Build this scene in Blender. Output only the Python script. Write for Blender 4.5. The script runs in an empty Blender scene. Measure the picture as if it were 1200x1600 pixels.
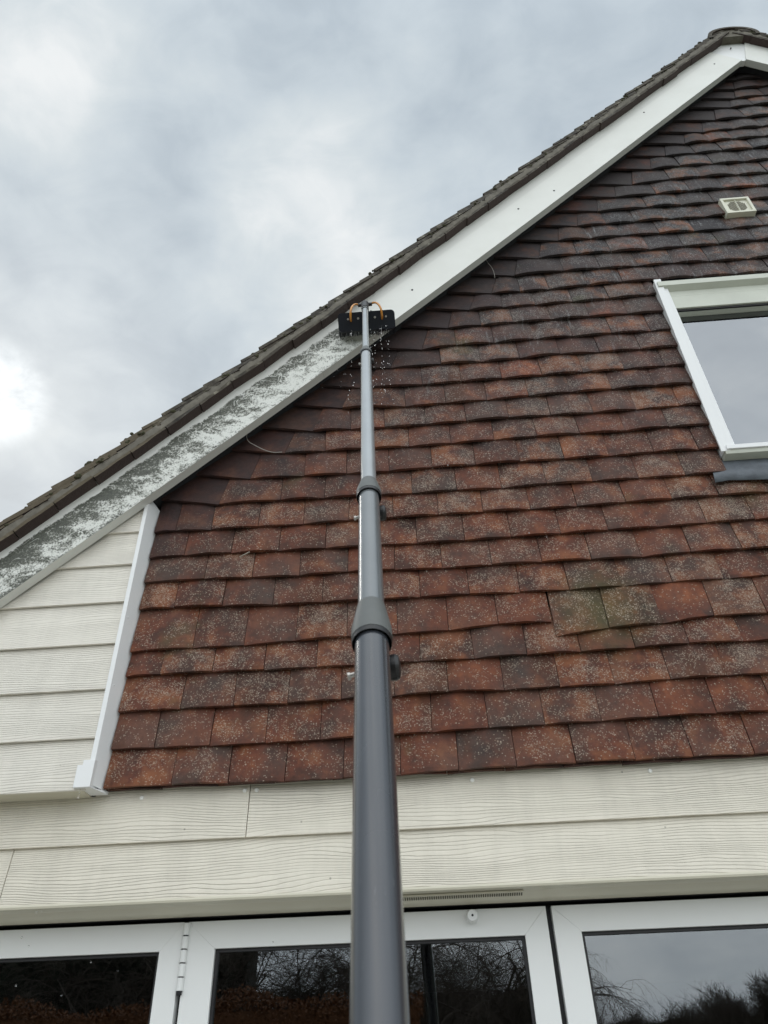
import bpy, math, random
from mathutils import Vector, Matrix
random.seed(11)
C = bpy.context.scene.collection
scn = bpy.context.scene
H = 1.75            # height of the camera above the ground; the wall tables below are measured from it
PI = math.pi

# ------------------------------------------------------------------ camera
cam_d = bpy.data.cameras.new('camera')
cam = bpy.data.objects.new('camera', cam_d); C.objects.link(cam); scn.camera = cam
right = Vector((0.99810, 0.07214, -0.02858)); fwd = Vector((-0.04005, 0.79195, 0.60927))
fwd.normalize(); right = (right - fwd*right.dot(fwd)).normalized(); up = right.cross(fwd)
cam.matrix_world = Matrix(((right.x, up.x, -fwd.x, 0), (right.y, up.y, -fwd.y, -2.1338),
                           (right.z, up.z, -fwd.z, H), (0, 0, 0, 1)))
cam_d.sensor_fit = 'VERTICAL'; cam_d.sensor_height = 36.0; cam_d.lens = 36.0*1155/1600
cam_d.clip_start = 0.05; cam_d.clip_end = 2000
cam_d.dof.use_dof = True; cam_d.dof.focus_distance = 2.9; cam_d.dof.aperture_fstop = 9.0
scn.render.resolution_x = 768; scn.render.resolution_y = 1024

# ------------------------------------------------------------------ sky, sun, exposure
SUN = Vector((-0.472, 0.598, 0.648)).normalized()
w = bpy.data.worlds.new("World"); scn.world = w; w.use_nodes = True
nt = w.node_tree; nt.nodes.clear()
def N(nt, t, **k):
    n = nt.nodes.new(t)
    for a, b in k.items():
        if a == 'inp':
            for i, v in b.items(): n.inputs[i].default_value = v
        else: setattr(n, a, b)
    return n
def Lk(nt, a, b): nt.links.new(a, b)
def mathn(nt, op, a, b=None, c=None, clamp=False):
    n = nt.nodes.new('ShaderNodeMath'); n.operation = op; n.use_clamp = clamp
    for i, v in enumerate((a, b, c)):
        if v is None: continue
        if isinstance(v, (int, float)): n.inputs[i].default_value = v
        else: nt.links.new(v, n.inputs[i])
    return n.outputs[0]
def mixc(nt, fac, a, b, blend='MIX'):
    n = nt.nodes.new('ShaderNodeMix'); n.data_type = 'RGBA'; n.blend_type = blend
    for s, v in ((n.inputs[0], fac), (n.inputs[6], a), (n.inputs[7], b)):
        if isinstance(v, (int, float)): s.default_value = v
        elif isinstance(v, tuple): s.default_value = v if len(v) == 4 else v+(1,)
        else: nt.links.new(v, s)
    return n.outputs[2]
def ramp(nt, fac, stops, interp='LINEAR'):
    n = nt.nodes.new('ShaderNodeValToRGB'); cr = n.color_ramp; cr.interpolation = interp
    while len(cr.elements) < len(stops): cr.elements.new(0.5)
    for e, (p, c) in zip(cr.elements, stops):
        e.position = p; e.color = (c, c, c, 1) if isinstance(c, (int, float)) else (tuple(c)+(1,))[:4]
    nt.links.new(fac, n.inputs[0]); return n.outputs[0]
def noise(nt, vec, scale, detail=4, rough=0.55, dist=0.0, dims='3D'):
    n = nt.nodes.new('ShaderNodeTexNoise'); n.noise_dimensions = dims
    n.inputs['Scale'].default_value = scale; n.inputs['Detail'].default_value = detail
    n.inputs['Roughness'].default_value = rough; n.inputs['Distortion'].default_value = dist
    if vec is not None: nt.links.new(vec, n.inputs['Vector'])
    return n.outputs['Fac']
def mapping(nt, vec, scale=(1, 1, 1), loc=(0, 0, 0), rot=(0, 0, 0)):
    n = nt.nodes.new('ShaderNodeMapping'); n.inputs['Scale'].default_value = scale
    n.inputs['Location'].default_value = loc; n.inputs['Rotation'].default_value = rot
    nt.links.new(vec, n.inputs[0]); return n.outputs[0]

tc = N(nt, 'ShaderNodeTexCoord').outputs['Generated']
sky = N(nt, 'ShaderNodeTexSky', sky_type='NISHITA', sun_disc=False)
sky.sun_elevation = math.radians(40.4); sky.sun_rotation = math.radians(-38.3)
sky.air_density = 1.6; sky.dust_density = 3.0
sky_l = mixc(nt, 1.0, sky.outputs[0], (0.055, 0.055, 0.055), 'MULTIPLY')
# overcast cloud sheet: soft billows, finer wisps, a thin spot round the hidden sun
n1 = noise(nt, tc, 2.3, 5, 0.5, 0.5)
n2 = noise(nt, mapping(nt, tc, (1, 1, 1.6), (3.1, 1.2, 0.4)), 5.5, 6, 0.5, 0.3)
n3 = noise(nt, mapping(nt, tc, (1, 1.3, 1.8), (7.3, 2.2, 5.4)), 10.0, 7, 0.58, 0.6)
cl = mathn(nt, 'ADD', mathn(nt, 'MULTIPLY', n1, 0.52), mathn(nt, 'ADD', mathn(nt, 'MULTIPLY', n2, 0.30), mathn(nt, 'MULTIPLY', n3, 0.18)))
def lobe(d, a, b):
    dn = N(nt, 'ShaderNodeVectorMath', operation='DOT_PRODUCT'); dn.inputs[1].default_value = Vector(d).normalized()
    nt.links.new(tc, dn.inputs[0])
    m = N(nt, 'ShaderNodeMapRange', interpolation_type='SMOOTHSTEP'); nt.links.new(dn.outputs['Value'], m.inputs[0])
    m.inputs[1].default_value = math.cos(math.radians(a)); m.inputs[2].default_value = math.cos(math.radians(b))
    return m.outputs[0]
cl = mathn(nt, 'ADD', cl, mathn(nt, 'MULTIPLY', lobe((-0.085, 0.53, 0.845), 11, 0), 0.135))
cl = mathn(nt, 'ADD', cl, mathn(nt, 'MULTIPLY', lobe((-0.37, 0.27, 0.888), 10, 0), 0.12))
cl = mathn(nt, 'ADD', cl, mathn(nt, 'MULTIPLY', lobe((-0.25, 0.47, 0.84), 12, 0), -0.05))
def mathv(v, d):
    return Vector((v.x-d, v.y, v.z+d))
cloud = ramp(nt, cl, [(0.34, (0.42, 0.485, 0.545)), (0.455, (0.51, 0.585, 0.65)), (0.53, (0.61, 0.685, 0.74)), (0.60, (0.70, 0.765, 0.80)), (0.70, (0.90, 0.93, 0.94))])
sunpatch = mathn(nt, 'ADD', mathn(nt, 'MULTIPLY', lobe(mathv(SUN, 0.034), 4.2, 0.0), mathn(nt, 'MULTIPLY', ramp(nt, mathn(nt, 'ADD', mathn(nt, 'MULTIPLY', n3, 0.6), mathn(nt, 'MULTIPLY', n2, 0.4)), [(0.42, 0.0), (0.60, 1.0)]), 0.50)), mathn(nt, 'MULTIPLY', lobe(SUN, 14, 0), 0.05))
cloud = mixc(nt, 1.0, cloud, mixc(nt, sunpatch, (0, 0, 0), (1, 1, 1)), 'ADD')
# assumed bright lobe added to sky behind the camera, lighting wall and frames
fill_lobe = lobe((0.12, -0.80, 0.59), 76, 12)
bk = mathn(nt, 'ADD', mathn(nt, 'MULTIPLY', fill_lobe, 3.1-1), 1.0)
cloud = mixc(nt, mathn(nt, 'MULTIPLY', fill_lobe, 0.95), cloud, mixc(nt, 1.0, cloud, (1.08, 0.997, 0.935), 'MULTIPLY'))  # warm tint added to the light of this lobe
cb = N(nt, 'ShaderNodeVectorMath', operation='SCALE'); nt.links.new(cloud, cb.inputs[0]); nt.links.new(bk, cb.inputs['Scale'])
tot = mixc(nt, 0.93, sky_l, cb.outputs[0])
bg = N(nt, 'ShaderNodeBackground'); Lk(nt, tot, bg.inputs[0]); bg.inputs[1].default_value = 1.0
wo = N(nt, 'ShaderNodeOutputWorld'); Lk(nt, bg.outputs[0], wo.inputs[0])
sd = bpy.data.lights.new('sun', 'SUN'); sd.energy = 1.0; sd.angle = math.radians(20); sd.color = (1, 0.96, 0.9)
so = bpy.data.objects.new('sun', sd); C.objects.link(so); so.rotation_euler = SUN.to_track_quat('Z', 'Y').to_euler()
so.location = (0, 0, 12)
scn.view_settings.view_transform = 'Standard'; scn.view_settings.look = 'None'
scn.view_settings.exposure = 0.0; scn.view_settings.gamma = 1.0; scn.view_settings.use_curve_mapping = False

# ------------------------------------------------------------------ mesh and naming helpers
class MB:
    """collects faces, links them as one mesh object"""
    def __init__(s): s.v = []; s.f = []; s.uv = []; s.rnd = []
    def face(s, pts, uv=None, r=0.0):
        i = len(s.v); s.v += [tuple(p) for p in pts]; s.f.append(tuple(range(i, i+len(pts))))
        s.uv += (uv if uv else [(0, 0)]*len(pts)); s.rnd.append(r)
    def grid(s, rows, uvs=None, r=0.0, closed=False):
        """rows: list of equal length point lists, shared vertices"""
        i0 = len(s.v); n = len(rows[0])
        for rr in rows: s.v += [tuple(p) for p in rr]
        for a in range(len(rows)-1):
            for b in range(n if closed else n-1):
                b2 = (b+1) % n
                s.f.append((i0+a*n+b, i0+a*n+b2, i0+(a+1)*n+b2, i0+(a+1)*n+b))
                if uvs: s.uv += [uvs[a][b], uvs[a][b2], uvs[a+1][b2], uvs[a+1][b]]
                else: s.uv += [(0, 0)]*4
                s.rnd.append(r)
        return i0
    def box(s, a, b, r=0.0):
        x0, y0, z0 = [min(p, q) for p, q in zip(a, b)]; x1, y1, z1 = [max(p, q) for p, q in zip(a, b)]
        s.prism([(x0, z0), (x1, z0), (x1, z1), (x0, z1)], y0, y1, r)
    def prism(s, poly, y0, y1, r=0.0):
        """poly in x,z (counter-clockwise seen from -y), extruded y0..y1; y may be per point lists"""
        n = len(poly); Y0 = y0 if isinstance(y0, (list, tuple)) else [y0]*n; Y1 = y1 if isinstance(y1, (list, tuple)) else [y1]*n
        A = [(p[0], Y0[i], p[1]) for i, p in enumerate(poly)]; B = [(p[0], Y1[i], p[1]) for i, p in enumerate(poly)]
        i = len(s.v); s.v += A+B
        fs = [tuple(range(i, i+n)), tuple(range(i+2*n-1, i+n-1, -1))]
        for k in range(n):
            k2 = (k+1) % n; fs.append((i+k2, i+k, i+n+k, i+n+k2))
        for f in fs: s.f.append(f); s.uv += [(0, 0)]*len(f); s.rnd.append(r)
    def xprism(s, prof, x0, x1):
        """prof in y,z, extruded along x"""
        n = len(prof); i = len(s.v)
        s.v += [(x0, p[0], p[1]) for p in prof]+[(x1, p[0], p[1]) for p in prof]
        fs = [tuple(range(i, i+n)), tuple(range(i+2*n-1, i+n-1, -1))]
        for k in range(n):
            k2 = (k+1) % n; fs.append((i+k2, i+k, i+n+k, i+n+k2))
        for f in fs: s.f.append(f); s.uv += [(0, 0)]*len(f); s.rnd.append(0)
    def tube(s, pts, rad, n=8, caps=True):
        pts = [Vector(p) for p in pts]; R = rad if isinstance(rad, (list, tuple)) else [rad]*len(pts)
        rows = []; prev = None
        for i, p in enumerate(pts):
            t = (pts[min(i+1, len(pts)-1)]-pts[max(i-1, 0)]).normalized()
            if prev is None:
                a = Vector((0, 0, 1)) if abs(t.z) < 0.9 else Vector((1, 0, 0)); u_ = t.cross(a).normalized()
            else: u_ = (prev-t*prev.dot(t)).normalized()
            prev = u_; v_ = t.cross(u_)
            rows.append([p+(u_*math.cos(2*PI*k/n)+v_*math.sin(2*PI*k/n))*R[i] for k in range(n)])
        i0 = s.grid(rows, closed=True)
        if caps:
            m = len(rows)
            s.f.append(tuple(range(i0+n-1, i0-1, -1))); s.uv += [(0, 0)]*n; s.rnd.append(0)
            s.f.append(tuple(range(i0+(m-1)*n, i0+m*n))); s.uv += [(0, 0)]*n; s.rnd.append(0)
    def ball(s, c, r, n=6, m=4, sc=(1, 1, 1)):
        rows = []
        for a in range(m+1):
            th = PI*a/m; rr = max(math.sin(th), 0.02)
            rows.append([(c[0]+r*sc[0]*rr*math.cos(2*PI*k/n), c[1]+r*sc[1]*rr*math.sin(2*PI*k/n), c[2]+r*sc[2]*math.cos(th)) for k in range(n)])
        s.grid(rows, closed=True)
    def build(s, name, mat, parent=None, lift=H, smooth=False, bevel=0, label=None, kind=None, normals=True):
        me = bpy.data.meshes.new(name); me.from_pydata([(x, y, z+lift) for x, y, z in s.v], [], s.f)
        uvl = me.uv_layers.new(name='UVMap'); uvl.data.foreach_set('uv', [c for p in s.uv for c in p])
        at = me.attributes.new('rnd', 'FLOAT', 'FACE'); at.data.foreach_set('value', s.rnd)
        me.materials.append(mat)
        if normals:
            import bmesh
            bm = bmesh.new(); bm.from_mesh(me); bmesh.ops.recalc_face_normals(bm, faces=bm.faces); bm.to_mesh(me); bm.free()
        if smooth: me.polygons.foreach_set('use_smooth', [True]*len(me.polygons))
        me.update()
        o = bpy.data.objects.new(name, me); C.objects.link(o)
        if parent is not None: o.parent = parent
        if bevel:
            b = o.modifiers.new('bevel', 'BEVEL'); b.width = bevel; b.segments = 2; b.limit_method = 'ANGLE'; b.angle_limit = math.radians(35)
        if label: o['label'] = label
        if kind: o['kind'] = kind
        return o
def thing(name, label, cat, loc=(0, 0, 0), group=None):
    o = bpy.data.objects.new(name, None); C.objects.link(o); o.location = loc; o.empty_display_size = 0.2
    o['label'] = label; o['category'] = cat
    if group: o['group'] = group
    return o
def group_part(name, parent):        # a part that only carries sub-parts
    o = bpy.data.objects.new(name, None); C.objects.link(o); o.parent = parent; return o

# ------------------------------------------------------------------ materials
def newmat(name):
    m = bpy.data.materials.new(name); m.use_nodes = True; nt = m.node_tree; nt.nodes.clear()
    p = nt.nodes.new('ShaderNodeBsdfPrincipled'); o = nt.nodes.new('ShaderNodeOutputMaterial')
    nt.links.new(p.outputs[0], o.inputs[0]); return m, nt, p
def pos(nt): return N(nt, 'ShaderNodeNewGeometry').outputs['Position']
def bump(nt, p, h, strength, dist):
    b = N(nt, 'ShaderNodeBump'); b.inputs['Strength'].default_value = strength; b.inputs['Distance'].default_value = dist
    Lk(nt, h, b.inputs['Height']); Lk(nt, b.outputs[0], p.inputs['Normal'])
def plain(name, col, rough=0.5, metal=0.0, var=0.12, scale=9, bmp=0.0, spec=0.5):
    m, nt, p = newmat(name); P = pos(nt)
    n = noise(nt, P, scale, 5, 0.6)
    k = mathn(nt, 'ADD', mathn(nt, 'MULTIPLY', n, 2*var), 1-var)
    v = N(nt, 'ShaderNodeVectorMath', operation='SCALE'); v.inputs[0].default_value = col; Lk(nt, k, v.inputs['Scale'])
    Lk(nt, v.outputs[0], p.inputs['Base Color']); p.inputs['Roughness'].default_value = rough
    p.inputs['Metallic'].default_value = metal; p.inputs['Specular IOR Level'].default_value = spec
    if bmp: bump(nt, p, noise(nt, P, scale*12, 4), bmp, 0.002)
    return m
M = {}
# clay hanging tiles --------------------------------------------------------
def tile_mat():
    m, nt, p = newmat('clay_tile'); P = pos(nt)
    rn = N(nt, 'ShaderNodeAttribute', attribute_name='rnd').outputs['Fac']
    uv = N(nt, 'ShaderNodeTexCoord').outputs['UV']; suv = N(nt, 'ShaderNodeSeparateXYZ'); Lk(nt, uv, suv.inputs[0]); U, V = suv.outputs[0], suv.outputs[1]
    # offset noise per tile so the clay colour changes from tile to tile
    off = N(nt, 'ShaderNodeCombineXYZ'); Lk(nt, mathn(nt, 'MULTIPLY', rn, 37.0), off.inputs[0]); Lk(nt, mathn(nt, 'MULTIPLY', rn, 91.0), off.inputs[2])
    Pt = N(nt, 'ShaderNodeVectorMath', operation='ADD'); Lk(nt, P, Pt.inputs[0]); Lk(nt, off.outputs[0], Pt.inputs[1]); Pt = Pt.outputs[0]
    sp = N(nt, 'ShaderNodeSeparateXYZ'); Lk(nt, P, sp.inputs[0])
    hz = N(nt, 'ShaderNodeMapRange'); Lk(nt, sp.outputs['Z'], hz.inputs[0]); hz.inputs[1].default_value = 3.4; hz.inputs[2].default_value = 5.0
    hz = hz.outputs[0]                                   # 0 low on the wall (red brown) .. 1 high up (plum grey)
    a = mathn(nt, 'FRACT', mathn(nt, 'MULTIPLY', rn, 7.31)); b = mathn(nt, 'FRACT', mathn(nt, 'MULTIPLY', rn, 23.7)); c = mathn(nt, 'FRACT', mathn(nt, 'MULTIPLY', rn, 51.9))
    nl = noise(nt, Pt, 10, 5, 0.6)                       # large patches inside a tile
    nf = noise(nt, Pt, 60, 4, 0.6)
    low = ramp(nt, mathn(nt, 'ADD', mathn(nt, 'MULTIPLY', nl, 0.92), mathn(nt, 'MULTIPLY', a, 0.11)),
               [(0.30, (0.042, 0.023, 0.019)), (0.44, (0.082, 0.031, 0.020)), (0.54, (0.138, 0.042, 0.023)), (0.64, (0.180, 0.056, 0.026)), (0.78, (0.30, 0.094, 0.036))])
    high = ramp(nt, mathn(nt, 'ADD', mathn(nt, 'MULTIPLY', nl, 0.75), mathn(nt, 'MULTIPLY', a, 0.30)),
                [(0.34, (0.036, 0.032, 0.036)), (0.56, (0.056, 0.045, 0.046)), (0.66, (0.095, 0.052, 0.045)), (0.78, (0.25, 0.070, 0.042))])
    col = mixc(nt, hz, low, high)
    # fired orange or red patch on some tiles
    col = mixc(nt, mathn(nt, 'MULTIPLY', ramp(nt, mathn(nt, 'ADD', nl, mathn(nt, 'MULTIPLY', b, 0.22)), [(0.66, 0), (0.78, 1)]), 0.5), col, (0.27, 0.105, 0.045))
    # grey weathering film towards the middle and top right of a tile
    nw = noise(nt, Pt, 6, 3, 0.5)
    film = mathn(nt, 'MULTIPLY', ramp(nt, mathn(nt, 'ADD', nw, mathn(nt, 'MULTIPLY', c, 0.2)), [(0.52, 0), (0.76, 1)]), 0.38)
    col = mixc(nt, film, col, (0.098, 0.080, 0.068))
    # rusty brown run stains
    st = noise(nt, mapping(nt, P, (1, 1, 0.45)), 7.0, 4, 0.6)
    col = mixc(nt, mathn(nt, 'MULTIPLY', ramp(nt, st, [(0.56, 0), (0.68, 1)]), 0.70), col, (0.085, 0.030, 0.014))
    # moss on a few, thickest on the lifted tiles right of the pole
    md = N(nt, 'ShaderNodeVectorMath', operation='DISTANCE'); Lk(nt, P, md.inputs[0]); md.inputs[1].default_value = (0.585, 0.0, 1.19+H)
    mf = mathn(nt, 'MULTIPLY', ramp(nt, mathn(nt, 'ADD', md.outputs['Value'], mathn(nt, 'MULTIPLY', noise(nt, P, 22, 4, 0.6), 0.16)), [(0.10, 1), (0.27, 0)]), 0.66)
    col = mixc(nt, mf, col, (0.088, 0.085, 0.028))
    gr = noise(nt, mapping(nt, P, loc=(4.2, 0, 9.1)), 3.1, 4, 0.6)
    col = mixc(nt, mathn(nt, 'MULTIPLY', ramp(nt, gr, [(0.62, 0), (0.74, 1)]), 0.6), col, (0.085, 0.085, 0.030))
    # lichen freckles: only where rain and light reach (attribute "open"), thinner at the tile's edges
    op = N(nt, 'ShaderNodeAttribute', attribute_name='open').outputs['Fac']
    vo = N(nt, 'ShaderNodeTexVoronoi'); vo.inputs['Scale'].default_value = 250; Lk(nt, P, vo.inputs['Vector'])
    vo2 = N(nt, 'ShaderNodeTexVoronoi'); vo2.inputs['Scale'].default_value = 120; Lk(nt, P, vo2.inputs['Vector'])
    pr = N(nt, 'ShaderNodeSeparateXYZ'); Lk(nt, vo.outputs['Color'], pr.inputs[0])
    pr2 = N(nt, 'ShaderNodeSeparateXYZ'); Lk(nt, vo2.outputs['Color'], pr2.inputs[0])
    dn = noise(nt, Pt, 14, 4, 0.6)
    vfade = ramp(nt, V, [(0.0, 0.25), (0.16, 0.8), (0.45, 1.0), (0.8, 0.75), (1.0, 0.35)])
    dens = mathn(nt, 'MULTIPLY', mathn(nt, 'MULTIPLY', ramp(nt, dn, [(0.38, 0.04), (0.62, 1.0)]), vfade), op)
    dens = mathn(nt, 'MULTIPLY', dens, mathn(nt, 'ADD', mathn(nt, 'MULTIPLY', b, 0.95), 0.22))
    dens = mathn(nt, 'MULTIPLY', dens, ramp(nt, noise(nt, P, 2.6, 3), [(0.36, 0.6), (0.62, 1.15)]))
    dens = mathn(nt, 'MULTIPLY', dens, ramp(nt, mathn(nt, 'MULTIPLY', mathn(nt, 'SUBTRACT', sp.outputs['Z'], 2.4), 1.6), [(0.0, 0.6), (0.6, 1.05)]))
    fine = mathn(nt, 'MULTIPLY', mathn(nt, 'LESS_THAN', pr.outputs[0], mathn(nt, 'MULTIPLY', dens, 1.0)),
                 ramp(nt, vo.outputs['Distance'], [(0.30, 1), (0.55, 0.15)]))
    big = mathn(nt, 'MULTIPLY', mathn(nt, 'LESS_THAN', pr2.outputs[0], mathn(nt, 'MULTIPLY', dens, 0.13)),
                ramp(nt, vo2.outputs['Distance'], [(0.24, 1), (0.36, 0)]))
    spc = mixc(nt, pr.outputs[1], (0.33, 0.245, 0.175), (0.60, 0.51, 0.41))
    spc = mixc(nt, hz, spc, (0.33, 0.335, 0.335))
    sp_f = mathn(nt, 'MAXIMUM', mathn(nt, 'MULTIPLY', fine, 0.58), mathn(nt, 'MULTIPLY', big, 0.75))
    col = mixc(nt, sp_f, col, spc)
    # streaked lime on the high rows
    ls = noise(nt, mapping(nt, P, (60, 1, 9)), 1.0, 3, 0.6)
    lm = mathn(nt, 'MULTIPLY', mathn(nt, 'MULTIPLY', ramp(nt, ls, [(0.56, 0), (0.68, 1)]), hz), mathn(nt, 'MULTIPLY', op, ramp(nt, noise(nt, P, 5, 2), [(0.42, 0), (0.6, 0.7)])))
    col = mixc(nt, mathn(nt, 'MULTIPLY', lm, 0.7), col, (0.36, 0.37, 0.38))
    # the verge's shade painted into the tile colour, with the clay's unweathered skin
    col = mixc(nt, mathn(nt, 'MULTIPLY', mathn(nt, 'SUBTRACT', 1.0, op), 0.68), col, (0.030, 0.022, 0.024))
    # grain
    gv = mathn(nt, 'ADD', mathn(nt, 'MULTIPLY', nf, 0.7), 0.65)
    sc = N(nt, 'ShaderNodeVectorMath', operation='SCALE'); Lk(nt, col, sc.inputs[0]); Lk(nt, mathn(nt, 'MULTIPLY', gv, 0.86), sc.inputs['Scale'])
    Lk(nt, sc.outputs[0], p.inputs['Base Color'])
    p.inputs['Roughness'].default_value = 0.72; p.inputs['Specular IOR Level'].default_value = 0.35
    hgt = mathn(nt, 'ADD', mathn(nt, 'MULTIPLY', noise(nt, P, 330, 3, 0.7), 1.0), mathn(nt, 'MULTIPLY', sp_f, 0.6))
    bump(nt, p, mathn(nt, 'ADD', hgt, mathn(nt, 'MULTIPLY', nf, 1.2)), 0.55, 0.0022)
    return m
M['tile'] = tile_mat()
# fibre cement boards with pressed wood grain ------------------------------
def board_mat(name, col):
    m, nt, p = newmat(name); P = pos(nt)
    oi = N(nt, 'ShaderNodeObjectInfo').outputs['Random']
    off = N(nt, 'ShaderNodeCombineXYZ'); Lk(nt, mathn(nt, 'MULTIPLY', oi, 17.0), off.inputs[0]); Lk(nt, mathn(nt, 'MULTIPLY', oi, 5.0), off.inputs[2])
    Pt = N(nt, 'ShaderNodeVectorMath', operation='ADD'); Lk(nt, P, Pt.inputs[0]); Lk(nt, off.outputs[0], Pt.inputs[1])
    s = N(nt, 'ShaderNodeSeparateXYZ'); Lk(nt, Pt.outputs[0], s.inputs[0])
    big = noise(nt, mapping(nt, Pt.outputs[0], (1.25, 0, 6.5)), 1.0, 3, 0.45)
    mid = noise(nt, mapping(nt, Pt.outputs[0], (9, 0, 45)), 1.0, 3, 0.6)
    ph = mathn(nt, 'ADD', mathn(nt, 'MULTIPLY', s.outputs[2], 265.0), mathn(nt, 'ADD', mathn(nt, 'MULTIPLY', big, 26.0), mathn(nt, 'MULTIPLY', mid, 1.5)))
    tri = mathn(nt, 'PINGPONG', ph, 1.0)
    h = ramp(nt, tri, [(0.0, 0.0), (0.16, 0.35), (0.34, 0.95), (1.0, 1.0)])
    h2 = mathn(nt, 'ADD', h, mathn(nt, 'MULTIPLY', noise(nt, mapping(nt, P, (14, 1, 260)), 1, 3, 0.6), 0.35))
    dirt = noise(nt, mapping(nt, P, (3.2, 1, 0.7)), 4.5, 6, 0.65)
    c2 = tuple(x*0.82 for x in col)
    cc = mixc(nt, mathn(nt, 'MULTIPLY', ramp(nt, dirt, [(0.42, 0), (0.75, 1)]), 0.6), col, c2)
    cc = mixc(nt, mathn(nt, 'MULTIPLY', ramp(nt, tri, [(0.0, 1), (0.20, 0)]), 0.04), cc, tuple(x*0.55 for x in col))
    vo = N(nt, 'ShaderNodeTexVoronoi'); vo.inputs['Scale'].default_value = 24; Lk(nt, P, vo.inputs['Vector'])
    q = N(nt, 'ShaderNodeSeparateXYZ'); Lk(nt, vo.outputs['Color'], q.inputs[0])
    spk = mathn(nt, 'MULTIPLY', mathn(nt, 'LESS_THAN', q.outputs[0], 0.06), ramp(nt, vo.outputs['Distance'], [(0.05, 1), (0.09, 0)]))
    cc = mixc(nt, mathn(nt, 'MULTIPLY', spk, 0.6), cc, (0.2, 0.19, 0.15))
    Lk(nt, cc, p.inputs['Base Color']); p.inputs['Roughness'].default_value = 0.5
    h2 = mathn(nt, 'MULTIPLY', h2, ramp(nt, noise(nt, mapping(nt, Pt.outputs[0], (1, 0, 5)), 1.6, 3), [(0.38, 0.35), (0.6, 1.0)]))
    bump(nt, p, h2, 0.9, 0.0022)
    return m
M['board_grey'] = board_mat('pale_grey_board', (0.755, 0.72, 0.645))
M['board_sage'] = board_mat('sage_cream_board', (0.750, 0.705, 0.605))
M['trim_sage'] = plain('sage_trim', (0.62, 0.59, 0.48), 0.35, var=0.05)
M['white_pvc'] = plain('white_pvc', (0.80, 0.81, 0.815), 0.32, var=0.035, scale=5)
M['white_frame'] = plain('white_door_frame', (0.80, 0.815, 0.815), 0.38, var=0.03, scale=3)
M['old_frame'] = plain('weathered_frame', (0.56, 0.58, 0.51), 0.5, var=0.16, scale=6)
M['black'] = plain('black_gasket', (0.012, 0.012, 0.014), 0.5)
M['dark_room'] = plain('dark_room', (0.035, 0.028, 0.022), 0.8, scale=2, var=0.4)
M['wood_room'] = plain('brown_wood', (0.20, 0.075, 0.022), 0.5, scale=3, var=0.4)
M['backing'] = plain('dark_felt', (0.02, 0.02, 0.024), 0.9)
M['wall'] = plain('render_wall', (0.55, 0.52, 0.45), 0.8, scale=4)
M['nail'] = plain('cream_nail_head', (0.88, 0.88, 0.84), 0.4, var=0.03)
M['twig_pale'] = plain('dry_twig', (0.26, 0.23, 0.19), 0.8)
M['slot'] = plain('slot_shade', (0.09, 0.085, 0.06), 0.8)
M['wire'] = plain('pale_wire', (0.34, 0.32, 0.29), 0.5)
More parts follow.
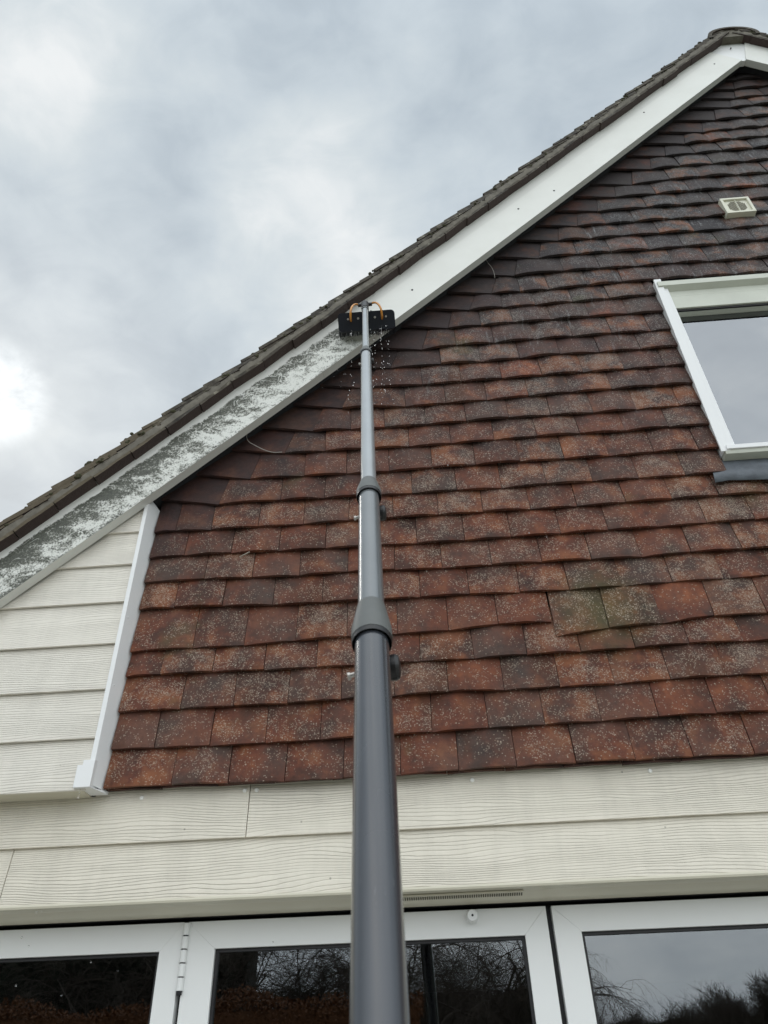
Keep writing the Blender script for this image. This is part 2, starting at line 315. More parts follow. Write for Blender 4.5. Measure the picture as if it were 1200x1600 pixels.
# barge board paint: white, with the algae the brush has not reached yet -------
def barge_mat():
    m, nt, p = newmat('barge_board_paint'); P = pos(nt)
    uv = N(nt, 'ShaderNodeTexCoord').outputs['UV']; s = N(nt, 'ShaderNodeSeparateXYZ'); Lk(nt, uv, s.inputs[0]); V = s.outputs[1]
    sp = N(nt, 'ShaderNodeSeparateXYZ'); Lk(nt, P, sp.inputs[0]); X = sp.outputs[0]
    side = mathn(nt, 'ADD', X, mathn(nt, 'MULTIPLY', noise(nt, P, 14, 3), 0.09))
    dirty = ramp(nt, mathn(nt, 'ADD', mathn(nt, 'MULTIPLY', side, 2.0), 1.0), [(0.60, 1), (0.74, 0)])
    # algae cover in the open strip; the top 40 mm sits dry under the tiles
    wob = mathn(nt, 'MULTIPLY', mathn(nt, 'SUBTRACT', noise(nt, P, 7, 4, 0.6), 0.5), 0.55)
    vv = mathn(nt, 'ADD', V, mathn(nt, 'MULTIPLY', wob, 0.5))
    thick = mathn(nt, 'MULTIPLY', mathn(nt, 'SUBTRACT', -0.45, X), 0.20, clamp=True)
    band = mathn(nt, 'ADD', ramp(nt, vv, [(0.0, 0.72), (0.05, 0.56), (0.2, 0.58), (0.42, 0.72), (0.56, 0.90), (0.72, 0.90), (0.80, 0.0)]), mathn(nt, 'MULTIPLY', thick, ramp(nt, vv, [(0.70, 1), (0.80, 0)])))
    n = noise(nt, P, 75, 8, 0.75); n2 = noise(nt, mapping(nt, P, rot=(0, 0.78, 0), scale=(1, 1, 1.9)), 10, 6, 0.62, 1.0)
    n2 = ramp(nt, n2, [(0.33, 0.18), (0.67, 0.92)])
    f = mathn(nt, 'ADD', mathn(nt, 'MULTIPLY', n, 0.55), mathn(nt, 'MULTIPLY', n2, 0.42))
    th = mathn(nt, 'SUBTRACT', 0.86, mathn(nt, 'MULTIPLY', band, 0.42))
    gate = mathn(nt, 'MULTIPLY', dirty, mathn(nt, 'GREATER_THAN', band, 0.01))
    film = mathn(nt, 'MULTIPLY', mathn(nt, 'MULTIPLY', mathn(nt, 'SUBTRACT', f, mathn(nt, 'SUBTRACT', th, 0.115)), 5.5, clamp=True), gate)
    grn = noise(nt, P, 150, 6, 0.75)
    gg = mathn(nt, 'ADD', mathn(nt, 'MULTIPLY', grn, 0.62), mathn(nt, 'MULTIPLY', f, 0.62))
    alg = mathn(nt, 'MULTIPLY', mathn(nt, 'MULTIPLY', mathn(nt, 'SUBTRACT', gg, mathn(nt, 'SUBTRACT', 0.855, mathn(nt, 'MULTIPLY', band, 0.36))), 8.0, clamp=True), gate)
    # curled scrape marks
    ve = N(nt, 'ShaderNodeTexNoise'); ve.inputs['Scale'].default_value = 15; ve.inputs['Detail'].default_value = 2; ve.inputs['Distortion'].default_value = 1.2; Lk(nt, P, ve.inputs['Vector'])
    curl = ramp(nt, mathn(nt, 'ABSOLUTE', mathn(nt, 'SUBTRACT', ve.outputs['Fac'], 0.52)), [(0.008, 1), (0.016, 0)])
    curl = mathn(nt, 'MULTIPLY', curl, ramp(nt, noise(nt, P, 9, 2), [(0.50, 0), (0.56, 1)]))
    keep = mathn(nt, 'SUBTRACT', 1.0, mathn(nt, 'MULTIPLY', curl, 0.9))
    alg = mathn(nt, 'MULTIPLY', alg, keep); film = mathn(nt, 'MULTIPLY', film, keep)
    dark = mixc(nt, ramp(nt, noise(nt, P, 130, 4, 0.7), [(0.36, 0), (0.68, 1)]), (0.012, 0.015, 0.009), (0.085, 0.092, 0.066))
    white = mixc(nt, mathn(nt, 'MULTIPLY', ramp(nt, noise(nt, P, 6, 4), [(0.4, 0), (0.75, 1)]), 0.4), (0.77, 0.775, 0.74), (0.66, 0.66, 0.62))
    white = mixc(nt, mathn(nt, 'MULTIPLY', dirty, mathn(nt, 'MULTIPLY', ramp(nt, vv, [(0.60, 1), (0.74, 0)]), 0.28)), white, (0.50, 0.52, 0.47))
    white = mixc(nt, mathn(nt, 'MULTIPLY', ramp(nt, V, [(0.70, 0), (0.76, 1)]), 0.30), white, (0.50, 0.50, 0.48))  # grey top strip puts the tiles' shade into the paint; also tones the underside
    col = mixc(nt, mathn(nt, 'MULTIPLY', film, 0.72), white, (0.19, 0.195, 0.15))
    col = mixc(nt, mathn(nt, 'MULTIPLY', alg, 0.95), col, dark)
    Lk(nt, col, p.inputs['Base Color']); p.inputs['Roughness'].default_value = 0.45
    bump(nt, p, alg, 0.3, 0.002); return m
M['barge'] = barge_mat()
M['barge_under'] = plain('barge_underside', (0.40, 0.41, 0.36), 0.6, var=0.25, scale=14)
# mossy roof tiles ----------------------------------------------------------
def roof_mat():
    m, nt, p = newmat('mossy_roof_tile'); P = pos(nt)
    oi = N(nt, 'ShaderNodeObjectInfo').outputs['Random']
    n = noise(nt, P, 26, 6, 0.65); n2 = noise(nt, P, 5, 3)
    col = ramp(nt, n, [(0.32, (0.026, 0.022, 0.018)), (0.50, (0.052, 0.045, 0.036)), (0.60, (0.115, 0.104, 0.082)), (0.72, (0.33, 0.31, 0.25))])
    sx_ = N(nt, 'ShaderNodeSeparateXYZ'); Lk(nt, P, sx_.inputs[0])
    ol = mathn(nt, 'MULTIPLY', ramp(nt, mathn(nt, 'ADD', n2, mathn(nt, 'MULTIPLY', oi, 0.2)), [(0.5, 0), (0.72, 1)]), 0.6)
    ol = mathn(nt, 'MAXIMUM', mathn(nt, 'MULTIPLY', ol, 0.4), ramp(nt, mathn(nt, 'MULTIPLY', sx_.outputs[0], -1.0), [(0.9, 0), (1.0, 0.75)]))
    col = mixc(nt, ol, col, (0.115, 0.09, 0.055))
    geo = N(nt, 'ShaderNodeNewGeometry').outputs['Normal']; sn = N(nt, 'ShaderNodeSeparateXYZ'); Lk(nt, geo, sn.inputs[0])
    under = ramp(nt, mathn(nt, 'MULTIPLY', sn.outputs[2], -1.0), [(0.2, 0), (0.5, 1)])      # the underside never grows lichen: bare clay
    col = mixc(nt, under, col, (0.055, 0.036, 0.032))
    Lk(nt, col, p.inputs['Base Color']); p.inputs['Roughness'].default_value = 0.85
    bump(nt, p, noise(nt, P, 70, 5, 0.7), 0.8, 0.006); return m
M['roof'] = roof_mat()
M['moss'] = plain('moss', (0.060, 0.058, 0.030), 0.95, var=0.6, scale=60, bmp=0.8)
M['mortar'] = plain('verge_mortar', (0.135, 0.122, 0.098), 0.9, var=0.7, scale=30, bmp=0.6)
M['lead'] = plain('lead', (0.105, 0.12, 0.14), 0.55, metal=0.1, var=0.7, scale=22, bmp=0.8)
def pole_mat(name, col, rough):
    m, nt, p = newmat(name); P = pos(nt)
    n = noise(nt, P, 12, 5, 0.6); sc = noise(nt, mapping(nt, P, (160, 60, 7)), 1.0, 5, 0.7); sm = noise(nt, mapping(nt, P, (9, 9, 3)), 1.0, 4, 0.6)
    c = mixc(nt, mathn(nt, 'MULTIPLY', ramp(nt, n, [(0.35, 0), (0.7, 1)]), 0.35), col, tuple(x*0.7 for x in col))
    scr = mathn(nt, 'MULTIPLY', ramp(nt, sc, [(0.62, 0), (0.72, 1)]), ramp(nt, sm, [(0.45, 0.1), (0.65, 0.8)]))
    c = mixc(nt, mathn(nt, 'MULTIPLY', scr, 0.5), c, tuple(min(0.7, x*2.2+0.12) for x in col))
    Lk(nt, c, p.inputs['Base Color']); p.inputs['Metallic'].default_value = 0.2
    Lk(nt, mathn(nt, 'ADD', mathn(nt, 'MULTIPLY', sm, 0.30), rough-0.15), p.inputs['Roughness'])
    bump(nt, p, sc, 0.06, 0.001); return m
M['pole_lo'] = pole_mat('dark_grey_pole', (0.045, 0.050, 0.060), 0.30)
M['pole_mid'] = pole_mat('grey_pole', (0.15, 0.165, 0.175), 0.32)
M['pole_hi'] = pole_mat('sky_lit_pole', (0.33, 0.355, 0.37), 0.36)  # same grey metal; the sky's reflection higher up is put into lighter colours
for k_ in ('pole_lo', 'pole_mid', 'pole_hi'):
    b_ = [n for n in M[k_].node_tree.nodes if n.type == 'BSDF_PRINCIPLED'][0]; b_.inputs['Coat Weight'].default_value = 0.7; b_.inputs['Coat Roughness'].default_value = 0.12
M['collar'] = plain('grey_clamp', (0.115, 0.122, 0.118), 0.5, var=0.15, scale=20)
M['rubber'] = plain('black_rubber', (0.012, 0.012, 0.013), 0.4)
M['steel'] = plain('steel', (0.55, 0.53, 0.50), 0.35, metal=0.7)
M['brush'] = plain('black_brush_block', (0.013, 0.015, 0.022), 0.35, scale=20, spec=0.4)
M['bristle'] = plain('black_bristle', (0.010, 0.013, 0.020), 0.6)
def amber():
    m, nt, p = newmat('amber_hose'); p.inputs['Base Color'].default_value = (0.62, 0.25, 0.035, 1); p.inputs['Roughness'].default_value = 0.2
    Lk(nt, mixc(nt, noise(nt, pos(nt), 40), (0.50, 0.19, 0.03), (0.70, 0.32, 0.06)), p.inputs['Base Color']); return m
M['amber'] = amber()
def glass(name, ior, tint, interior=0.9):
    m = bpy.data.materials.new(name); m.use_nodes = True; nt = m.node_tree; nt.nodes.clear()
    fr = N(nt, 'ShaderNodeFresnel'); fr.inputs['IOR'].default_value = ior
    P = pos(nt); b = N(nt, 'ShaderNodeBump'); b.inputs['Strength'].default_value = 0.006; b.inputs['Distance'].default_value = 0.01
    Lk(nt, noise(nt, P, 2.5, 2), b.inputs['Height'])
    g = N(nt, 'ShaderNodeBsdfGlossy'); g.inputs['Roughness'].default_value = 0.0; g.inputs['Color'].default_value = (0.93, 0.96, 1, 1); Lk(nt, b.outputs[0], g.inputs['Normal'])
    t = N(nt, 'ShaderNodeBsdfTransparent'); t.inputs['Color'].default_value = tint+(1,)
    mx = N(nt, 'ShaderNodeMixShader'); Lk(nt, fr.outputs[0], mx.inputs[0]); Lk(nt, t.outputs[0], mx.inputs[1]); Lk(nt, g.outputs[0], mx.inputs[2])
    o = N(nt, 'ShaderNodeOutputMaterial'); Lk(nt, mx.outputs[0], o.inputs[0]); return m
M['glass'] = glass('door_glass', 2.1, (0.55, 0.58, 0.57))
M['glass_up'] = glass('window_glass', 3.1, (0.6, 0.63, 0.62))
def water():
    m = bpy.data.materials.new('water_drop'); m.use_nodes = True; nt = m.node_tree; nt.nodes.clear()
    g = N(nt, 'ShaderNodeBsdfGlass'); g.inputs['IOR'].default_value = 1.33; g.inputs['Roughness'].default_value = 0.05
    o = N(nt, 'ShaderNodeOutputMaterial'); Lk(nt, g.outputs[0], o.inputs[0]); return m
M['water'] = water()
M['bark'] = plain('bark', (0.085, 0.072, 0.058), 0.9, var=0.4, scale=20)
M['twig'] = plain('twig', (0.10, 0.082, 0.066), 0.9, var=0.4, scale=6)
M['beech'] = plain('russet_leaf', (0.17, 0.07, 0.026), 0.7, var=0.5, scale=40)
M['yew'] = plain('dark_evergreen', (0.020, 0.026, 0.014), 0.8, var=0.5, scale=30)
M['grass'] = plain('lawn', (0.055, 0.085, 0.025), 0.9, var=0.4, scale=2)
M['paving'] = plain('pale_paving', (0.42, 0.40, 0.36), 0.8, var=0.12, scale=3)
M['air'] = plain('air_brick_plastic', (0.70, 0.69, 0.58), 0.5, var=0.12, scale=30)
M['air_in'] = plain('air_brick_mesh', (0.16, 0.15, 0.11), 0.7, var=0.4, scale=60)

# ================================================================== SETTING
m_ = MB(); m_.face([(-900, -900, -H), (900, -900, -H), (900, 900, -H), (-900, 900, -H)])
m_.build('lawn', M['grass'], kind='structure')
m_ = MB(); m_.box((-6, -5.5, -H+0.004), (8, 0.10, -H+0.03)); m_.build('patio', M['paving'], kind='structure')

# ================================================================== HOUSE
house = thing('house', 'tile hung gable end of a house with white bargeboards and cream boarding', 'house', (0, 0.1, 0))
HB = Matrix.Translation((0, -0.1, 0))
_b0 = MB.build
def build_h(s, name, mat, parent=house, **k):
    o = _b0(s, name, mat, parent, **k)
    if parent is house: o.matrix_parent_inverse = HB
    return o
def gp(name):
    o = group_part(name, house); o.matrix_parent_inverse = HB; return o

# bargeboard lines (measured): the old roof sags a little
LOW = [(-2.6, 0.20), (-1.9, 0.846), (-1.403, 1.318), (-0.965, 1.722), (-0.026, 2.622), (0.937, 3.590), (1.6, 4.272), (2.181, 4.862)]
UP = [(-2.6, 0.44), (-1.9, 1.092), (-1.442, 1.528), (-1.177, 1.781), (-0.150, 2.788), (0.253, 3.200), (1.20, 4.160), (2.078, 5.052), (2.20, 5.175)]
def lerp(T, x):
    for a, b in zip(T, T[1:]):
        if x <= b[0] or b is T[-1]:
            return a[1]+(b[1]-a[1])*(x-a[0])/(b[0]-a[0])
def inv(T, z):
    for a, b in zip(T, T[1:]):
        if z <= b[1] or b is T[-1]:
            return a[0]+(b[0]-a[0])*(z-a[1])/(b[1]-a[1])
def smooth_T(T, n=3):
    for _ in range(n):
        Q = [T[0]]
        for a, b in zip(T, T[1:]): Q += [(a[0]*.75+b[0]*.25, a[1]*.75+b[1]*.25), (a[0]*.25+b[0]*.75, a[1]*.25+b[1]*.75)]
        T = Q+[T[-1]]
    return T
XA = 2.188                      # x of the ridge
LOWs = smooth_T(LOW, 2); UPs = smooth_T(UP, 2)
low = lambda x: lerp(LOWs, x if x <= XA else 2*XA-x)
upl = lambda x: lerp(UPs, x if x <= XA else 2*XA-x)
BY0, BY1 = -0.085, -0.047

# backing wall behind the tiles and boards, with the window and door openings left out
WX0, WX1, WZ0, WZ1 = 1.178, 3.21, 1.775, 2.83
bk_ = MB()
def wallpoly(poly): bk_.prism(poly, 0.055, 0.16)
roofz = lambda x: lerp(UPs, x if x <= XA else 2*XA-x)+0.0
wallpoly([(-2.5, 0.42), (WX0, 0.42), (WX0, WZ0), (-0.98, WZ0), (-2.3, 0.6)])
wallpoly([(WX1, 0.42), (2*XA+2.3, 0.42), (2*XA+2.3, 0.8), (2*XA+1.05, WZ0), (WX1, WZ0)])
wallpoly([(WX0, 0.42), (WX1, 0.42), (WX1, WZ0), (WX0, WZ0)])
wallpoly([(-1.0, WZ0), (WX0, WZ0), (WX0, WZ1), (0.02, WZ1)])
wallpoly([(WX1, WZ0), (2*XA+1.0, WZ0), (2*XA-.02, WZ1), (WX1, WZ1)])
wallpoly([(0.02, WZ1), (2*XA-.02, WZ1), (XA, 5.08)])
wallpart = build_h(bk_, 'gable_wall', M['backing'])
g_ = MB()
g_.box((-2.5, 0.10, -H), (-1.745, 0.3, 0.42)); g_.box((2.36, 0.10, -H), (6.6, 0.3, 0.42))
build_h(g_, 'ground_floor_wall', M['wall'])

# ------------------------------------------------------------------ hanging tiles
ROWS={
1:(None,[(-0.755, 0.698), (-0.588, 0.695), (-0.423, 0.692), (-0.253, 0.692), (-0.087, 0.694), (0.08, 0.698), (0.245, 0.699), (0.414, 0.702), (0.58, 0.701), (0.743, 0.701), (0.913, 0.701)]),
2:(None,[(-0.823, 0.811), (-0.655, 0.807), (-0.487, 0.808), (-0.322, 0.808), (-0.156, 0.811), (0.011, 0.813), (0.179, 0.815), (0.344, 0.817), (0.509, 0.818), (0.675, 0.822), (0.843, 0.824)]),
3:(None,[(-0.762, 0.93), (-0.594, 0.93), (-0.426, 0.929), (-0.26, 0.931), (-0.095, 0.934), (0.07, 0.936), (0.239, 0.932), (0.407, 0.932), (0.572, 0.93), (0.74, 0.937), (0.907, 0.937)]),
4:(None,[(-0.843, 1.05), (-0.675, 1.049), (-0.508, 1.045), (-0.34, 1.043), (-0.175, 1.042), (-0.01, 1.042), (0.159, 1.042), (0.325, 1.046), (0.491, 1.042), (0.66, 1.047), (0.827, 1.051), (0.992, 1.047)]),
5:(None,[(-0.749, 1.137), (-0.58, 1.137), (-0.41, 1.142), (-0.243, 1.145), (-0.078, 1.145), (0.087, 1.146), (0.249, 1.158), (0.419, 1.156)]),
6:(None,[(-0.834, 1.296), (-0.668, 1.292), (-0.495, 1.282), (-0.327, 1.28), (-0.162, 1.278), (0.004, 1.276), (0.168, 1.277), (0.335, 1.272), (0.497, 1.27), (0.669, 1.27), (0.834, 1.273), (1.001, 1.275)]),
7:(None,[(-0.743, 1.403), (-0.574, 1.398), (-0.408, 1.393), (-0.241, 1.397), (-0.078, 1.391), (0.085, 1.385), (0.255, 1.388), (0.425, 1.388), (0.591, 1.383), (0.758, 1.38), (0.926, 1.388), (1.096, 1.385)]),
8:(None,[(-0.828, 1.509), (-0.659, 1.507), (-0.488, 1.502), (-0.321, 1.5), (-0.158, 1.498), (0.005, 1.496), (0.172, 1.496), (0.335, 1.497), (0.507, 1.497), (0.673, 1.5), (0.841, 1.5), (1.012, 1.505), (1.178, 1.506)]),
9:(None,[(-0.876, 1.621), (-0.743, 1.615), (-0.57, 1.616), (-0.403, 1.614), (-0.237, 1.617), (-0.074, 1.617), (0.089, 1.616), (0.25, 1.617), (0.419, 1.612), (0.586, 1.612), (0.759, 1.615), (0.923, 1.618), (1.09, 1.621)]),
10:(0.021,[(-0.727, 1.733), (-0.494, 1.735), (-0.328, 1.73), (-0.164, 1.726), (-0.001, 1.723), (0.165, 1.726), (0.329, 1.718), (0.495, 1.725), (0.662, 1.722), (0.83, 1.722), (0.999, 1.723)]),
11:(0.026,[(-0.618, 1.849), (-0.409, 1.843), (-0.246, 1.841), (-0.083, 1.839), (0.081, 1.844), (0.246, 1.842), (0.413, 1.842), (0.58, 1.841), (0.748, 1.84), (0.915, 1.844), (1.081, 1.841)]),
12:(0.028,[(-0.49, 1.97), (-0.33, 1.965), (-0.166, 1.963), (-0.001, 1.961), (0.163, 1.958), (0.33, 1.963), (0.497, 1.967), (0.661, 1.964), (0.835, 1.961), (1.002, 1.965)]),
13:(0.029,[(-0.382, 2.081), (-0.229, 2.073), (-0.093, 2.07), (0.071, 2.071), (0.234, 2.073), (0.402, 2.077), (0.568, 2.073), (0.734, 2.069), (0.902, 2.069), (1.073, 2.077)]),
14:(0.034,[(-0.264, 2.2), (-0.004, 2.177), (0.161, 2.182), (0.328, 2.183), (0.498, 2.192), (0.666, 2.193), (0.833, 2.194), (1.003, 2.198)]),
15:(0.034,[(-0.159, 2.307), (0.072, 2.302), (0.235, 2.304), (0.403, 2.305), (0.57, 2.306), (0.739, 2.305), (0.907, 2.305), (1.075, 2.306)]),
16:(0.034,[(-0.058, 2.419), (0.159, 2.424), (0.327, 2.417), (0.493, 2.419), (0.665, 2.428), (0.831, 2.422), (1.003, 2.422)]),
17:(0.029,[(0.083, 2.524), (0.234, 2.536), (0.398, 2.534), (0.57, 2.536), (0.739, 2.537), (0.907, 2.539), (1.073, 2.532)]),
18:(0.025,[(0.208, 2.657), (0.356, 2.657), (0.498, 2.658), (0.666, 2.66), (0.835, 2.662), (1.003, 2.659)]),
19:(0.032,[(0.316, 2.772), (0.467, 2.772), (0.612, 2.772), (0.782, 2.774), (0.947, 2.777), (1.12, 2.783)]),
20:(0.034,[(0.428, 2.881), (0.56, 2.879), (0.693, 2.876), (0.868, 2.888), (1.032, 2.891)]),
21:(0.03,[(0.551, 3.004), (0.783, 3.009), (0.954, 3.006), (1.129, 3.003), (1.292, 3.001), (1.458, 2.994), (1.628, 2.991)]),
22:(0.029,[(0.684, 3.126), (0.869, 3.132), (1.028, 3.132), (1.209, 3.122), (1.373, 3.126), (1.543, 3.128), (1.715, 3.131)]),
23:(0.023,[(0.799, 3.257), (0.945, 3.252), (1.111, 3.256), (1.29, 3.252), (1.458, 3.245), (1.623, 3.243), (1.793, 3.246)]),
24:(0.023,[(0.914, 3.37), (1.056, 3.369), (1.199, 3.368), (1.372, 3.365), (1.541, 3.363)]),
25:(0.022,[(1.039, 3.487), (1.287, 3.485), (1.457, 3.482)]),
26:(0.022,[(1.155, 3.603), (1.362, 3.602), (1.539, 3.605), (1.708, 3.603), (1.877, 3.601)]),
27:(0.03,[(1.266, 3.713), (1.468, 3.732), (1.634, 3.731), (1.804, 3.722)]),
28:(0.029,[(1.397, 3.85), (1.555, 3.857), (1.726, 3.849), (1.888, 3.849)]),
29:(0.028,[(1.507, 3.976), (1.67, 3.976), (1.816, 3.979), (1.981, 3.979)]),
30:(0.03,[(1.642, 4.089), (1.774, 4.091), (1.906, 4.093)]),
31:(0.035,[(1.772, 4.199), (1.941, 4.206), (2.102, 4.207)]),
32:(0.035,[(1.881, 4.325), (2.051, 4.325)]),
33:(0.037,[(2.004, 4.454), (2.139, 4.461)]),
34:(0.034,[(2.068, 4.566), (2.24, 4.566)]),
}
ROW5B=[(0.434, 1.097), (0.595, 1.118), (0.763, 1.123), (0.929, 1.139), (1.093, 1.139)]

for r in (35, 36): ROWS[r] = (0.034, [(2.1+(r-35)*.05, 4.566+0.118*(r-34))])
GA = 0.118
cam_o = Vector((0, -2.1338, 0))
def project(x, y, z):
    v = Vector((x, y, z))-cam_o; d_ = v.dot(fwd)
    return 600+1155*v.dot(right)/d_, 800-1155*v.dot(up)/d_
tiles = []
def zfun(js, rmean):
    def f(x):
        if x <= js[0][0]: return js[0][1]
        if x >= js[-1][0]: return rmean+(js[-1][1]-rmean)*max(0, 1-(x-js[-1][0])/0.5)
        for a, b in zip(js, js[1:]):
            if x <= b[0]: return a[1]+(b[1]-a[1])*(x-a[0])/max(b[0]-a[0], 1e-4)
    return f
def add_row(r, js, lean, leftx, rightx, gauge):
    rm = sum(z for _, z in js)/len(js); zf = zfun(js, rm)
    xs = [x for x, _ in js]
    x = xs[-1]
    while x < rightx-0.03:
        x += 0.1668+random.uniform(-.0015, .0015); xs.append(x)
    if rightx-xs[-1] > 0.012: xs.append(rightx)
    edges = []                            # (x_bottom, x_top)
    rng = []
    for i, x in enumerate(xs):
        ln = lean if (i == 0 and lean is not None) else random.uniform(-.0022, .0022)
        edges.append((x, x+ln))
    if lean is None and xs[0] > leftx+0.02: edges = [(leftx, leftx)]+edges
    for (a, at), (b, bt) in zip(edges, edges[1:]):
        b2, bt2 = (b, bt)
        if b2 > rightx: b2, bt2 = min(b2, rightx), min(bt2, rightx)
        if b2-a < 0.012: continue
        wob = random.uniform(-.0025, .0025)
        tiles.append(dict(r=r, xb0=a+.0009, xt0=at+.0009, xb1=b2-.0009, xt1=bt2-.0009, z0=zf(a)+wob*.6, z1=zf(b2)-wob*.6, g=gauge, verge=False))
    if lean is not None:                  # tilted verge tile running under the bargeboard
        x1, t1 = edges[0]; zb = zf(x1)
        xl = x1-0.235
        tiles.append(dict(r=r, xb0=xl, xt0=xl+lean, xb1=x1-.0012, xt1=t1-.0012, z0=zb+0.047, z1=zb-.001, g=gauge, verge=True))
WINR = 3.215
for r in sorted(ROWS):
    lean, js = ROWS[r]
    js = [tuple(j) for j in js]
    nz = [sum(z for _, z in ROWS[k][1])/len(ROWS[k][1]) for k in (r, r+1)] if r+1 in ROWS else None
    gauge = (nz[1]-nz[0]) if nz else GA
    rm = sum(z for _, z in js)/len(js)
    farR = 2*XA-inv(LOWs, rm)+0.08
    left = -0.957
    if r == 5:
        add_row(r, js+[(0.421, 1.156)], None, left, 0.422, gauge)
        jb = [(0.424, 1.097)]+[tuple(j) for j in ROW5B[1:]]
        add_row(r, jb, None, 0.424, farR, gauge)
        for t in tiles:
            if t['r'] == 5 and t['xb0'] > 0.42: t['g'] += 0.03; t['proud'] = 0.004
        continue
    if 10 <= r <= 19:
        right_end = 1.150 if r == 10 else 1.166
        js = [j for j in js if j[0] < right_end-0.02]
        add_row(r, js, lean, left, right_end, gauge)
        if farR > WINR+0.1: add_row(r, [(WINR, rm), (WINR+0.1, rm)], None, WINR, farR, gauge)
    else:
        add_row(r, js, lean, left, farR, gauge)
def tile_geo(mb, t, fine=True):
    nx = 4 if fine else 2
    rn = random.random(); th = 0.0145; cmb = random.uniform(.005, .0105); dy = random.uniform(-.0018, .0018)-t.get('proud', 0)
    L = t['g']+0.075; s = L/t['g']
    tw = random.uniform(-.0015, .0015)
    if t['verge']: cmb = .001; dy += .002
    front = []; back = []; uvs = []
    for v in (0.0, 0.06, 0.55, 1.0):
        fr, bk2, uu = [], [], []
        for i in range(nx+1):
            u = i/nx
            xb = t['xb0']+(t['xb1']-t['xb0'])*u; xt = t['xt0']+(t['xt1']-t['xt0'])*u
            zb = t['z0']+(t['z1']-t['z0'])*u
            x = xb+(xt-xb)*v*s; z = zb+L*v + (t['g']*0)
            c = 4*u*(1-u)
            y = dy - c*cmb*(1-0.45*v) + 0.0168*s*v + tw*(u-.5)*2 + (0.0016 if v == 0 else 0)
            jag = random.uniform(-.0014, .0014) if v == 0 else 0
            fr.append((x, y, z+jag)); bk2.append((x, y+th-(0.0016 if v == 0 else 0), z)); uu.append((u, v*s))
        front.append(fr); back.append(bk2); uvs.append(uu)
    mb.grid(front, uvs, rn)
    lows = [front[0], back[0]]; mb.grid([back[0], front[0]], [[(i/nx, 0) for i in range(nx+1)]]*2, rn)
    for side in (0, nx):
        mb.face([front[0][side], back[0][side], back[3][side], front[3][side]], [(side/nx, 0.0), (side/nx, 0), (side/nx, 1), (side/nx, 1)], rn)
    return rn
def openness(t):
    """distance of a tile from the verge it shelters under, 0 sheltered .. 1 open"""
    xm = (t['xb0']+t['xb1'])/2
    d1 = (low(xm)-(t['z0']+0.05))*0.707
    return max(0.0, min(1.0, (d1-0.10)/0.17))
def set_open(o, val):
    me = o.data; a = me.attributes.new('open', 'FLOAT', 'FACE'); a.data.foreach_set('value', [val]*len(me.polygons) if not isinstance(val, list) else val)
for t in tiles:
    px, py = project((t['xb0']+t['xb1'])/2, 0, t['z0']+.05)
    ax, ay = project(t['xb0'], 0, t['z0']); bx, by = project(t['xb1'], 0, t['z1']); cx, cy = project(t['xb0'], 0, t['z0']+t['g'])
    t['area'] = abs(bx-ax)*abs(cy-ay)
    t['vis'] = (-25 < px < 1225 and -20 < py < 1620)
    xm = (t['xb0']+t['xb1'])/2
tiles = [t for t in tiles if t['xb1'] > inv(LOWs, t['z0'])-0.12 or t['r'] < 10]
vis = sorted([t for t in tiles if t['vis']], key=lambda t: -t['area'])
own = set(id(t) for t in vis[:300])
print('TILES', len(tiles), 'visible', len(vis))
rest = MB(); rest_open = []
for t in tiles:
    if id(t) in own:
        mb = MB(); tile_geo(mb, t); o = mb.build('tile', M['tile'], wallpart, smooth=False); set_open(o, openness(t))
    else:
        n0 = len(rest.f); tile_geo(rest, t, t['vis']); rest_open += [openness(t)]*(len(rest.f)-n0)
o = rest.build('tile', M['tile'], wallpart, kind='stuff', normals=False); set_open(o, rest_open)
# second course of eaves tiles under the bottom row
ev = MB(); x = -0.955; eo = []
while x < 2*XA+0.9:
    t = dict(r=0, xb0=x+.001, xt0=x+.001, xb1=x+.1655, xt1=x+.1655, z0=0.6965+random.uniform(-.002, .002), z1=0.6965+random.uniform(-.002, .002), g=0.1, verge=False, proud=-0.0165)
    n0 = len(ev.f); tile_geo(ev, t, False); eo += [0.3]*(len(ev.f)-n0); x += 0.1668
o = ev.build('eaves_tile', M['tile'], wallpart, kind='stuff', normals=False); set_open(o, eo)

